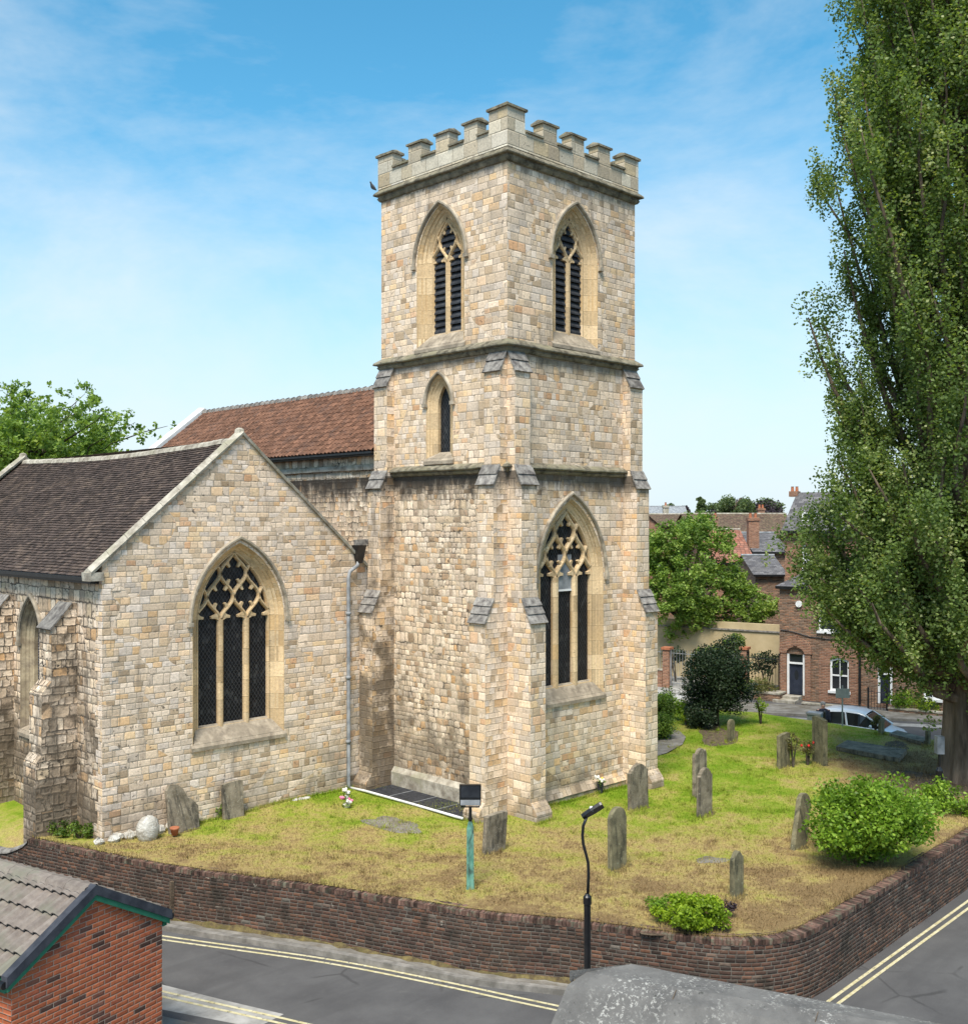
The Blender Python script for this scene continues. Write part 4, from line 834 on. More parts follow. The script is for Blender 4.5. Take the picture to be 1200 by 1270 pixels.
# rubble footing boulders at that corner
mb = MB()
for i in range(26):
    t_ = random.random(); x = xl-.15+t_*2.6; y = yg-.02-random.random()*.14*(1-t_*.5); r = random.uniform(.07, .17)
    rows = []
    for q in range(5):
        an = math.pi*q/4; rr = max(.01, math.sin(an))*r
        rows.append([V((x+rr*math.cos(2*math.pi*k/7)*random.uniform(.85, 1.15), y+rr*math.sin(2*math.pi*k/7)*random.uniform(.8, 1.1), .02+random.uniform(0, .03)+(.28*(1-t_))*random.random()*.3+r*.75*math.cos(an))) for k in range(7)])
    mb.loft(rows, True)
part(mb, 'footing_stones', M['boulder'], ch)
# aisle roof: real courses of plain tile with a sagging ridge
N1 = V((-slp, 0, 1)).normalized(); Sv = V((1, 0, slp)).normalized(); ov = .30
O1 = V((xl-ov*.8, yg+.2, ze-.14-ov*.8*slp+.02)); Wd = (ax_-O1.x)*math.sqrt(1+slp*slp)
sag = lambda a, f: -(.16*math.sin(math.pi*min(1, max(0, a/14.3)))*f+.03*math.sin(a*1.9)*f*(1-f)*2)
mb = MB(); tiles(mb, O1, V((0, 1, 0)), Sv, N1, y_end-yg-.3, Wd, .105, .17, .022, .010, sag)
N2 = V((slp, 0, 1)).normalized(); S2 = V((-1, 0, slp)).normalized(); O2 = V((xr_-.05, yg+.2, zap-.12-(xr_-.05-ax_)*slp))
mb.face([O2+V((0, 0, 0)), O2+V((0, y_end-yg-.3, 0)), V((ax_, y_end-.1, zap-.12)), V((ax_, yg+.2, zap-.12))])
part(mb, 'aisle_roof', M['tile_dark'], ch)
mb = MB(); n_ = 46
for i in range(n_):      # ridge tiles
    a0, a1 = i*14.1/n_, (i+1)*14.1/n_; z0, z1 = sag(a0, 1), sag(a1, 1); h_ = random.uniform(-.006, .006)
    mb.loft([[V((ax_+.13*math.cos(t_)*1., yg+.2+a, zap-.20+.16*math.sin(t_)+zz+h_)) for t_ in (math.pi*.02, math.pi*.25, math.pi*.5, math.pi*.75, math.pi*.98)] for a, zz in ((a0, z0), (a1-.01, z1))], t=random.random())
part(mb, 'ridge_tiles', M['coping_pale'], ch)
mb = MB(); mb.box((O1.x-.09, yg+.15, O1.z-.09), (O1.x+.02, y_end, O1.z+.0)); mb.box((O1.x+.02, yg+.15, O1.z-.16), (xl-.001, y_end, O1.z-.03)); part(mb, 'gutter', M['black'], ch)
# gable copings
def raked_coping(y0, y1, m, name='gable_coping', xa=ax_, za=zap, x_l=xl, x_r=xr_, s=slp, h=.115, up=.0):
    mb = MB()
    for sgn, xe in ((-1, x_l-.32), (1, x_r-.03)):
        n_ = 9
        for k in range(n_):
            t0, t1 = k/n_, (k+1)/n_-.003; xs = [xa+(xe-xa)*t for t in (t0, t1)]; j = random.uniform(-.008, .008)
            zs = [za-abs(x-xa)*s+up+j for x in xs]
            P = []
            for x, z in zip(xs, zs): P.append([V((x, y0, z-.02)), V((x, y0-.02, z+h*.55)), V((x, (y0+y1)/2, z+h+.05)), V((x, y1+.02, z+h*.55)), V((x, y1, z-.02))])
            mb.loft(P, True, 0, random.random(), True)
    for k in (0,): mb.box((x_l-.36, y0-.0, ze-.42), (x_l-.004, y1, ze-.22), jit=.01)
    mb.lathe((xa, (y0+y1)/2, za+h), [(.15, -.12), (.13, .02), (.06, .06), (.01, .07)], 6)
    return part(mb, name, M[m], ch)
raked_coping(yg-.07, yg+.30, 'coping_pale'); raked_coping(y_end-.3, y_end+.08, 'coping_pale')
# ---- nave
xn, zn, xrn, zrn = 0.0, 9.55, 2.7, 11.92; sn = (zrn-zn)/(xrn-(xn-.28)); yn0, yn1 = b_+.0, 19.8
mb = MB(); mb.face([V((xn, yn0, -.3)), V((xn, yn1, -.3)), V((xn, yn1, zn)), V((xn, yn0, zn))]); mb.face([V((xn+5.4, yn1, -.3)), V((xn+5.4, yn0, -.3)), V((xn+5.4, yn0, zn)), V((xn+5.4, yn1, zn))]); mb.face([V((xn, yn1, -.3)), V((5.4, yn1, -.3)), V((5.4, yn1, zn)), V((xrn, yn1, zrn-.05)), V((xn, yn1, zn))])
part(mb, 'nave_wall', M['rubble'], ch)
mb = MB(); y = yn0+.02
while y < yn1-.3:
    l_ = random.uniform(.5, 1.0); mb.box((xn-.09, y, zn-.50), (xn+.05, min(y+l_, yn1)-.01, zn-.36), jit=.012, t=random.random()); y += l_
part(mb, 'stone_ledge', M['coping_pale'], ch)
mb = MB(); A = V((0, 1, 0)); Sn = V((1, 0, sn)).normalized(); Nn = V((-sn, 0, 1)).normalized(); On = V((xn-.28, yn0+.02, zn+.02)); Wn = (xrn-On.x)*math.sqrt(1+sn*sn)
pantiles(mb, On, A, Sn, Nn, yn1-yn0-.35, Wn, .24, .19, .045, .018, 4)
mb.face([V((5.7, yn0+.05, zn)), V((5.7, yn1, zn)), V((xrn, yn1, zrn)), V((xrn, yn0+.05, zrn))])
part(mb, 'nave_roof', M['pantile'], ch)
mb = MB()
for i in range(42):
    a0, a1 = i*14.4/42, (i+1)*14.4/42; h_ = random.uniform(0, .02)
    mb.loft([[V((xrn+(.14+.02*e)*math.cos(t_), yn0+.02+a, zrn-.05+h_+(.15+.03*e)*math.sin(t_))) for t_ in (0, .8, 1.57, 2.34, 3.14)] for a, e in ((a0, 0), (a1-.05, 0), (a1-.05, 1), (a1, 1))], t=random.random())
part(mb, 'ridge_tiles', M['slab_stone'], ch)
mb = MB(); mb.box((xn-.38, yn0+.02, zn-.06), (xn-.27, yn1, zn+.0)); mb.box((xn-.27, yn0+.02, zn-.10), (xn-.001, yn1, zn-.02)); part(mb, 'gutter', M['black'], ch)
mb = MB(); mb.loft([[V((x, y_, z)) for y_, z in ((yn1-.35, zz+.03), (yn1-.35, zz+.20), (yn1+.12, zz+.24), (yn1+.12, zz-.1))] for x, zz in ((xn-.55, zn-.27*sn), (xrn, zrn), (5.8, zn))], True, cap=True); part(mb, 'verge_coping', M['white_coping'], ch)
# rainwater goods where aisle meets tower
mb = MB(); px_ = xr_-1.02; dpy = yg-.10
dp = V((-1.20, dpy, 0))
mb.tube([(dp.x+.38, dpy+.0, 6.45), (dp.x+.30, dpy-.02, 6.28), (dp.x+.05, dpy, 6.12), (dp.x, dpy, 5.95), (dp.x, dpy, .12), (dp.x+.03, dpy-.05, .04)], .055, 10)
for z in (1.3, 3.1, 4.9): mb.tube([(dp.x, dpy, z), (dp.x, dpy, z+.09)], .075, 10)
o = part(mb, 'drainpipe', M['lead'], ch, smooth=True)
mb = MB(); mb.loft([[V((dp.x+.38+sx*q, dpy+sy*q, z)) for sx, sy in ((-1, -1), (1, -1), (1, 1), (-1, 1))] for z, q in ((6.35, .07), (6.5, .10), (6.8, .14), (6.86, .15))], True, cap=True); part(mb, 'hopper_head', M['black'], o)
mb = MB(); mb.box((-.92, yg-.12, 6.86), (-.45, yg+.02, 7.02), jit=.01); part(mb, 'stone_ledge', M['slab_stone'], ch)
# ================================================================== CHURCHYARD THINGS
def dep(p): return (V((p[0], p[1], 0))-CAM).dot(FW)
def ppm(p): return FPX/dep(p)
def ground_patch(name, cx, cy, rx, ry, mat, dz=.026, rot=0, seed=0, kind='structure'):
    r_ = random.Random(seed); mb = MB(); c = mb.pts([(cx, cy, lawn_z(cx, cy)+dz)]); n = 22; rings = []
    ph = [r_.uniform(0, 6.28) for _ in range(3)]
    for k in (.5, 1.):
        row = []
        for i in range(n):
            a = 2*math.pi*i/n; q = k*(1+.18*math.sin(2*a+ph[0])+.12*math.sin(3*a+ph[1])+.08*math.sin(5*a+ph[2])); x, y = rx*q*math.cos(a), ry*q*math.sin(a)
            X_, Y_ = cx+x*math.cos(rot)-y*math.sin(rot), cy+x*math.sin(rot)+y*math.cos(rot); row.append((X_, Y_, lawn_z(X_, Y_)+dz*(1 if k < 1 else .75)))
        rings.append(mb.pts(row))
    for i in range(n):
        j = (i+1) % n; mb.idx([c, rings[0]+i, rings[0]+j]); mb.idx([rings[0]+i, rings[1]+i, rings[1]+j, rings[0]+j])
    return tag(mb.build(name, mat, smooth=True), kind=kind)
def headstone(label, px, py, pw, ph, style='round', mat='grave', th=.11, rz=0., lean=(0, 0), w=None, h=None, z=0, group='old headstones on the churchyard lawn', name='gravestone', pos=None):
    p = pos or onz(px, py, 0); s = ppm(p)
    w = w or pw/s/.707-th; h = h or ph/s
    W = w/2
    if style == 'round': top = [(W, h*.80)]+[(W*math.cos(a), h*.80+min(h*.2, W)*math.sin(a)) for a in np.linspace(.2, 2.94, 9)]+[(-W, h*.80)]
    elif style == 'flat': top = [(W, h*.97), (W*.6, h), (-W*.3, h*.985), (-W, h*.95)]
    elif style == 'shoulder': top = [(W, h*.84), (W*.80, h*.86), (W*.78, h*.90)]+[(W*.62*math.cos(a), h*.90+h*.10*math.sin(a)) for a in np.linspace(.25, 2.89, 7)]+[(-W*.78, h*.90), (-W*.80, h*.86), (-W, h*.84)]
    elif style == 'ogee': top = [(W, h*.82), (W*.92, h*.87), (W*.7, h*.885), (W*.55, h*.93), (W*.3, h*.985), (0, h), (-W*.3, h*.985), (-W*.55, h*.93), (-W*.7, h*.885), (-W*.92, h*.87), (-W, h*.82)]
    elif style == 'broken': top = [(W, h*.45), (W*.6, h*.62), (W*.35, h*.66), (W*.1, h*.86), (-W*.3, h*.98), (-W*.75, h), (-W, h*.88)]
    elif style == 'scallop': top = [(W, h*.86), (W*.85, h*.95), (W*.6, h*.93), (W*.35, h*.99), (0, h), (-W*.35, h*.97), (-W*.6, h*.90), (-W*.9, h*.92), (-W, h*.84)]
    poly = [(-W*.97, -.25), (W*.97, -.25)]+top
    R_ = Matrix.Translation((p[0], p[1], z))@Matrix.Rotation(rz, 4, 'Z')@Matrix.Rotation(lean[0], 4, 'X')@Matrix.Rotation(lean[1], 4, 'Y')
    mb = MB(); e = .014; cxx, cyy = 0, h*.5
    sh = lambda q, k: (q[0]*(1-k/W if W > .05 else 1), cyy+(q[1]-cyy)*(1-k/h*1.6))
    rows = [[R_@V((*[sh(q, e)][0][0:1], y, sh(q, e)[1])) if abs(y) > th/2-.001 else R_@V((q[0], y, q[1])) for q in poly] for y in (-th/2, -th/2+e, th/2-e, th/2)]
    mb.loft(rows, True)
    tri = tessellate_polygon([[V((q[0], q[1], 0)) for q in poly]])
    for r_, rev in ((rows[0], False), (rows[-1], True)):
        i = mb.pts(r_)
        for q in tri: mb.idx([i+k for k in (q[::-1] if rev else q)])
    o = mb.build(name, M[mat]); tag(o, label, 'gravestone', group)
    ground_patch('soil_patch', p[0]+.03, p[1]-.05, w*.55+.08, .20, M['moss'], .022, rz, int(px))
    return o
headstone('squat flat-topped mottled headstone leaning beside the green floodlight post', 612, 1057, 31, 50, 'flat', lean=(.06, .02))
headstone('tall dark round-topped headstone standing nearest the thin black lamp post', 765, 1079, 27, 78, 'round', 'grave_green', lean=(-.02, .02))
headstone('broad shouldered headstone beside the right corner of the tower', 791, 1003, 30, 56, 'shoulder', lean=(0, -.03))
headstone('scallop-topped dark headstone just behind another on the middle of the lawn', 867, 988, 22, 60, 'scallop')
headstone('shouldered headstone standing just in front of the scallop-topped one', 873, 1013, 24, 61, 'shoulder')
headstone('small ogee-topped headstone on the lawn close to the curved wall end', 913, 1112, 21, 57, 'ogee', 'grave_green')
headstone('dark headstone tilting steeply against the big round green bush', 989, 1052, 24, 70, 'round', 'grave_green', lean=(-.14, .50), th=.12)
headstone('low square headstone with rose stems trained over its top', 971, 952, 22, 43, 'flat', 'grave_green')
headstone('narrow mossy headstone seen edge-on beside the red rose', 1016, 949, 10, 62, 'flat', 'grave_green', rz=rad(62), w=.62, h=1.5, th=.15)
headstone('small pale mossy headstone in front of the dark holly', 906, 919, 12, 27, 'round', 'grave_green', w=.34)
headstone('small leaning headstone stub at the far edge of the lawn near the car', 1092, 911, 8, 20, 'scallop', 'grave_green', w=.3, lean=(.05, -.05))
headstone('little upright stone at the end of the far sunken ledger', 1150, 924, 6, 19, 'flat', 'grave_green', w=.22)
headstone('broken jagged grave slab propped against the gable wall', 236, 1034, 36, 60, 'broken', pos=(-6.45, 4.72), lean=(-.16, 0), w=.82, h=1.15, group='stones set against the aisle gable wall')
headstone('square topped brown and buff slab set against the gable wall', 306, 1008, 30, 43, 'flat', 'grave', pos=(-5.0, 4.84), lean=(-.10, 0), w=.60, h=.92, group='stones set against the aisle gable wall')
def ledger(label, P, th):
    mb = MB(); pts = [onz(*q) for q in P]; c = sum((V((p.x, p.y, 0)) for p in pts), V((0, 0, 0)))/4
    mb.prism([(p.x, p.y) for p in pts], lambda q, z: V((q[0], q[1], z)), .03, .03+th); q_ = [(c.x+(p.x-c.x)*.93, c.y+(p.y-c.y)*.93) for p in pts]
    mb.prism([(q[0], q[1]) for q in q_], lambda q, z: V((q[0], q[1], z)), -.05, .032)
    tag(mb.build('ledger_stone', M['grave']), label, 'grave slab', 'flat ledger stones in the grass')
ledger('large flat grave slab lying in the grass left of the poplar', ((1036, 932), (1050, 924), (1124, 936), (1114, 947)), .14)
ledger('smaller flat grave slab at the far lawn edge beside a little stone', ((1102, 914), (1112, 910), (1150, 920), (1144, 925)), .10)
# boulder
def blob(mb, c, r, sq=(1, 1, 1), n=10, m_=7, jit=.12, mi=0, seed=0):
    r_ = random.Random(seed); rows = []
    for i in range(m_+1):
        a = math.pi*i/m_; rows.append([V((c[0]+r*sq[0]*math.sin(a)*math.cos(2*math.pi*k/n)*(1+r_.uniform(-jit, jit)), c[1]+r*sq[1]*math.sin(a)*math.sin(2*math.pi*k/n)*(1+r_.uniform(-jit, jit)), c[2]+r*sq[2]*math.cos(a)*(1+r_.uniform(-jit, jit)*.4))) for k in range(n)])
    mb.loft(rows, True, mi)
mb = MB(); p = onz(186, 1042, 0); blob(mb, (p.x, p.y+.1, .22), .30, (1, .7, 1.15), seed=3); tag(mb.build('boulder', M['boulder'], smooth=True), 'pale rounded boulder at the foot of the gable corner', 'boulder')
mb = MB()
for k in range(3): blob(mb, (-3.05+.16*k, 4.93-.02*k, .05), .12, (1.2, .7, .45), seed=k+5)
tag(mb.build('stone_fragment', M['boulder'], smooth=True), 'flat broken piece of pale stone lying by the gable wall near the drainpipe', 'stone')
# flower pot, terracotta pot
def flowers(label, x, y, cols, name='flower_vase', h=.22, r=.09, potm='mat_black', spread=.11):
    t = thing(name, label, 'flowers', (x, y, lawn_z(x, y)+.02)); mb = MB(); mb.lathe((0, 0, 0), [(r*.7, 0), (r, h*.6), (r*1.05, h)], 10); part(mb, 'vase', M[potm], t)
    for i, c in enumerate(cols):
        mb = MB(); a = i*2.2
        for j in range(9): blob(mb, (spread*math.cos(a)*.8+random.uniform(-.05, .05), spread*math.sin(a)*.8+random.uniform(-.05, .05), h+.04+.07*(i % 2)+random.uniform(0, .06)), .038, n=6, m_=4, seed=j)
        part(mb, 'blooms', M[c], t)
    P = rng.normal(0, 1, (60, 3))*np.array([.09, .09, .05])+np.array([0, 0, h]); leaf_mesh('leaves', P, .07, rng.random(60), M['leaf_mid'], t)
p = onz(430, 1004); flowers('pink and white posy on the grass by the foot of the drainpipe', p.x, p.y, ['pink', 'pink', 'petal_white'], 'flower_posy', .10, .10, 'petal_white', .13)
p = onz(430, 994); flowers('small white posy just behind the pink one by the drainpipe', p.x, p.y, ['petal_white', 'petal_white'], 'flower_posy', .12, .06, 'petal_white', .06)
p = onz(744, 984); flowers('dark grave vase of white and yellow flowers at the tower wall foot', p.x, p.y, ['petal_yellow', 'petal_white', 'petal_white'], 'flower_vase', .30, .09)
mb = MB(); mb.lathe((-6.85, 4.45, .02), [(.07, 0), (.10, .14), (.115, .15), (.11, .19), (.08, .19)], 12); tag(mb.build('plant_pot', M['terracotta'], smooth=True), 'small terracotta pot beside the broken slab at the gable', 'pot')
# black grating with white drain line
q = [onz(452, 984, .03), onz(560, 1018, .03)]
t = thing('drain_grating', 'black rectangular grating laid in the grass at the foot of the tower', 'grating', (0, 0, 0))
mb = MB(); mb.box((-1.02, .62, -.1), (-.13, 4.42, .055)); part(mb, 'panel', M['mat_black'], t)
for k in range(1, 4): y = .62+3.8*k/4; mb = MB(); mb.box((-1.0, y-.012, .056), (-.14, y+.012, .066)); part(mb, 'joint_bar', M['lead'], t)
mb = MB(); mb.tube([(-1.17, 5.02, .05), (-1.17, 4.3, .08), (-1.16, 2.5, .085), (-1.14, .45, .075)], .035, 8); tag(mb.build('waste_pipe', M['white_coping'], smooth=True), 'long white plastic pipe lying along the edge of the black grating', 'pipe')
ground_patch('stone_patch', -2.55, 1.45, .45, 1.05, M['paving'], .03, .0, 4)
p = onz(880, 1066); ground_patch('soil_patch', p.x, p.y, .38, .3, M['paving'], .03, 0, 5)
p = onz(1190, 985); ground_patch('soil_patch', p.x, p.y, 2.6, 1.9, M['soil'], .03, .3, 6)
p = onz(1085, 925); ground_patch('soil_patch', p.x+.3, p.y-.5, .8, .5, M['soil'], .03, .3, 7)
p = onz(890, 912); ground_patch('soil_patch', p.x, p.y, 1.6, .8, M['soil'], .03, .6, 8)
p = onz(855, 1160); ground_patch('soil_patch', p.x+.1, p.y+.25, .95, .35, M['soil'], .03, -.7, 9)
# curved path behind the tower
pp = [onz(*q, .0) for q in ((800, 944), (826, 936), (846, 925), (850, 916), (842, 908), (820, 905), (800, 904))]
mb = MB(); mb.poly([[(p.x, p.y) for p in pp]], lambda q: V((q[0], q[1], .055))); tag(mb.build('path', M['paving']), kind='structure')

# floodlights
def floodlight(label, px, py, post_h, rz, head_w=.44, head_h=.42, postm='verdigris', name='floodlight'):
    p = onz(px, py); t = thing(name, label, 'floodlight', (p.x, p.y, 0), rz, 'floodlights on posts in the churchyard')
    mb = MB(); h1 = post_h
    mb.loft([[V((x*k, y*k, z)) for x, y in ((-.075, -.075), (.075, -.075), (.075, .075), (-.075, .075))] for z, k in ((-.2, 1.15), (0, 1.15), (.08, 1.0), (h1-.12, .95), (h1, .55), (h1+.03, .4))], True, cap=True); part(mb, 'post', M[postm], t)
    mb = MB(); mb.tube([(0, 0, h1), (0, 0, h1+.32)], [.035, .03], 8); mb.tube([(0, 0, h1+.06), (0, 0, h1+.1)], .05, 8); part(mb, 'stem', M['black'], t)
    mb = MB(); z = h1+.30
    mb.tube([(-head_w*.42, 0, z+.22), (-head_w*.42, 0, z+.02), (head_w*.42, 0, z+.02), (head_w*.42, 0, z+.22)], .018, 6); part(mb, 'bracket', M['black'], t)
    mb = MB(); mb.loft([[V((x*head_w/2*k, y_, z+.06+head_h/2+v*head_h/2*k)) for x, v in ((-1, -1), (1, -1), (1, 1), (-1, 1))] for y_, k in ((-.06, 1), (.03, 1), (.12, .8), (.15, .5))], True, cap=True); hd = part(mb, 'lamp_head', M['black'], t)
    mb = MB(); mb.box((-head_w*.43, -.068, z+.10+head_h*.30), (head_w*.43, -.061, z+.03+head_h)); part(mb, 'glass', M['flood_glass'], hd)
    mb = MB(); mb.box((-head_w*.45, -.068, z+.07), (head_w*.45, -.061, z+.05+head_h*.30)); part(mb, 'lower_panel', M['lead'], hd)
floodlight('square black floodlight on a flaking green post in front of the tower', 583, 1104, 1.38, rad(-45))
p = onz(1164, 980); t = thing('floodlight', 'slim black floodlight on a black post by the poplar trunk', 'floodlight', (p.x, p.y, 0), rad(-45), 'floodlights on posts in the churchyard')
mb = MB(); mb.lathe((0, 0, 0), [(.10, -.1), (.10, .55), (.07, .6), (.06, .62), (.035, .66), (.035, 1.05)], 10); part(mb, 'post', M['black'], t, smooth=False)
mb = MB(); mb.box((-.10, -.12, 1.03), (.10, .10, 1.52)); part(mb, 'lamp_head', M['lead'], t)
# street lamp
bl = atd(728, 1230, 15.6); t = thing('street_lamp', 'slim black street lamp with kinked neck standing beside the road', 'street lamp', (bl.x, bl.y, ZR), rad(-45))
px2m = lambda px: (px-728)*15.6/FPX
py2z = lambda py: CAM.z-(py-HZ)*15.6/FPX-ZR
mb = MB(); mb.lathe((0, 0, 0), [(.085, 0), (.085, .1), (.052, .14), (.05, py2z(1122)), (.062, py2z(1121)), (.062, py2z(1112)), (.04, py2z(1110)), (.026, py2z(1108))], 12); part(mb, 'post', M['black'], t, smooth=False)
mb = MB(); mb.tube([(px2m(728.5), 0, py2z(1112)), (px2m(729.5), 0, py2z(1085)), (px2m(729), 0, py2z(1070)), (px2m(726), 0, py2z(1058)), (px2m(723), 0, py2z(1047)), (px2m(722), 0, py2z(1036)), (px2m(723), 0, py2z(1024)), (px2m(727), 0, py2z(1014))], .022, 8); part(mb, 'neck', M['black'], t, smooth=True)
Rl = Matrix.Translation((px2m(733), 0, py2z(1006)))@Matrix.Rotation(rad(-32), 4, 'Y')@Matrix.Rotation(rad(-38), 4, 'X')
mb = MB(); mb.loft([[Rl@V((x, y*k, z)) for y, z in ((-.085, -.03), (.085, -.03), (.085, .01), (.05, .035), (-.05, .035), (-.085, .01))] for x, k in ((-.16, .45), (-.10, .8), (.0, 1), (.16, 1), (.19, .9))], True, cap=True); hd = part(mb, 'lamp_head', M['black'], t)
mb = MB(); mb.lathe((px2m(733), -.03, py2z(1006)+.045), [(.034, -.03), (.034, .012), (.026, .03), (.0, .036)], 10); part(mb, 'light_sensor', M['white_paint'], hd)
# street name sign on the lawn edge
p = onz(1044, 901); t = thing('road_sign', 'plain grey-backed sign on a post at the far edge of the lawn', 'sign', (p.x, p.y, 0), rad(-50))
mb = MB(); mb.tube([(0, 0, -.3), (0, 0, 1.5)], .03, 8); part(mb, 'post', M['steel'], t)
mb = MB(); mb.box((-.25, -.045, 1.05), (.25, -.03, 1.40)); part(mb, 'sign_plate', M['steel'], t)
# black post
p = onz(1022, 909); mb = MB(); mb.lathe((p.x, p.y, 0), [(.10, 0), (.10, .12), (.05, .16), (.045, .72), (.06, .74), (.03, .80)], 8); tag(mb.build('bollard', M['black']), 'short black iron post behind the edge-on mossy headstone', 'post')
# ------------------------------------------------------------------ shrubs and trees
def shrub(name, label, base, c, rx, rz, mat, k, cr, n_each, ls, seed, flat=.8, group=None, stems=6, up=.25, cat='shrub', hollow=.4, lobes=6, ry=None):
    t = thing(name, label, cat, base, 0, group); mb = MB(); r_ = random.Random(seed)
    for i in range(stems):
        a = r_.uniform(0, 6.28); mb.tube([(0, 0, -.05), (c[0]+rx*.3*math.cos(a), c[1]+rx*.3*math.sin(a), c[2]*.7), (c[0]+rx*.7*math.cos(a), c[1]+rx*.7*math.sin(a), c[2]+rz*.4)], [.035, .022, .008], 5)
    part(mb, 'stem', M['twig'], t)
    P, ti = crown_pts((0, 0, 0), 1, 1, k, .001, n_each, seed=seed)  # placeholder to keep rng order stable
    P, ti = crown_pts(c, rx, rz, k, cr, n_each, flat, hollow, seed, lobes=lobes); m_ = P[:, 2] > .02; leaf_mesh('foliage', P[m_], ls, ti[m_], M[mat], t, up=up); return t
p = onz(1079, 1070); shrub('round_bush', 'big rounded glossy green bush at the right by the curved wall', (p.x, p.y, 0), (0, 0, .92), 1.26, .96, 'leaf_bush', 120, .34, 150, .085, 11, group=None, stems=9, lobes=9)
p = onz(862, 1150); shrub('conifer_bush', 'low bright yellow green conifer bush spilling over the front wall', (p.x-.05, p.y+.1, 0), (0, 0, .26), .62, .30, 'leaf_lime', 50, .17, 160, .06, 12, flat=.6, stems=4, up=.1)
p = onz(826, 1137); shrub('conifer_bush', 'smaller dull green conifer sprig left of the bright yellow green bush', (p.x, p.y, 0), (0, 0, .15), .40, .18, 'leaf_bush', 22, .13, 80, .05, 13, flat=.5, stems=4)
p = onz(897, 1138); shrub('dead_sprig', 'dry brown dead sprigs at the right side of the yellow green conifer', (p.x, p.y, 0), (0, 0, .12), .22, .15, 'leaf_copper', 10, .09, 40, .05, 14, stems=8)
for i, (x, y, r) in enumerate(((1190, 1012, .62), (1160, 1000, .35))):
    p = onz(x, y); shrub('low_shrub', ('spreading light green shrub under the poplar at the right edge', 'small leafy shrub behind the big round bush near the black floodlight')[i], (p.x, p.y, 0), (0, 0, .35), r, .38, 'leaf_bush', 26, .2, 55, .08, 20+i, stems=5)
p = onz(888, 900); t = make_tree('holly_tree', 'dense dark green holly rising from the lawn in front of the street', (p.x, p.y, 0), 0, 1.15, 1.45, 1.75, 'leaf_dark', 130, .42, 200, .085, .09, seed=31, lobes=8, barkm='twig')
p = onz(868, 903); shrub('holly_sucker', 'dark leafy skirt around the holly stem', (p.x, p.y, 0), (0, 0, .5), .6, .55, 'leaf_dark', 40, .26, 90, .085, 32)
hp = [(812, 905, .55, .62), (828, 893, .6, .55), (818, 917, .42, .42)]
for i, (x, y, r, h) in enumerate(hp):
    p = onz(x, y); shrub('hedge_shrub', ('bushy green shrub against the right side of the tower', 'feathery light green shrub between the tower and the holly', 'low dark green shrub at the path edge by the tower')[i], (p.x, p.y, 0), (0, 0, h), r*1.15, h, ('leaf_mid', 'leaf_bush', 'leaf_mid')[i], 50, .26, 90, .075, 40+i, stems=5)
p = onz(856, 889); shrub('hedge_shrub', 'thin olive shrub immediately left of the holly', (p.x, p.y, 0), (0, 0, .5), .5, .5, 'leaf_rose', 24, .24, 50, .07, 45)
for i, (x, y, h, r, lab) in enumerate(((943, 899, 1.0, .28, 'spindly yellow green sapling on the lawn edge right of the holly'), (983, 952, 1.05, .20, 'leggy rose bush growing beside the low square headstone'), (1001, 950, .75, .26, 'small rose bush with red blooms between the headstones'), (1085, 905, .5, .2, 'brown leaved shrub beside the headstone stub near the car'), (850, 900, .5, .2, 'little yellow green shrub beside the path bend'))):
    p = onz(x, y); t = shrub('rose_bush' if 'rose' in lab else 'sapling', lab, (p.x, p.y, 0), (0, 0, h*.72), r, h*.36, 'leaf_rose' if i in (1, 2, 3) else 'leaf_lime', 16, .12, 30, .06, 50+i, stems=5)
    if i == 2:
        mb = MB()
        for j in range(4): blob(mb, (.18*math.cos(j*1.9), .18*math.sin(j*1.9), h*.75+.05*j), .045, n=6, m_=4)
        part(mb, 'blooms', M['petal_red'], t)
# weeds at the wall feet
for i, (x, y, r, lab) in enumerate(((75, 1037, .42, 'dark green weeds at the foot of the dark buttress'), (100, 1040, .30, 'leafy weeds between the buttress and the gable corner'), (282, 1012, .26, 'tuft of green weeds between the two slabs against the gable'), (222, 1010, .16, 'thin weed growing up beside the broken slab'))):
    p = onz(x, y); shrub('weeds', lab, (p.x, p.y+(.1 if i > 1 else 0), 0), (0, 0, .16), r, .2, 'leaf_mid', 16, .11, 45, .06, 60+i, stems=3, cat='weeds')
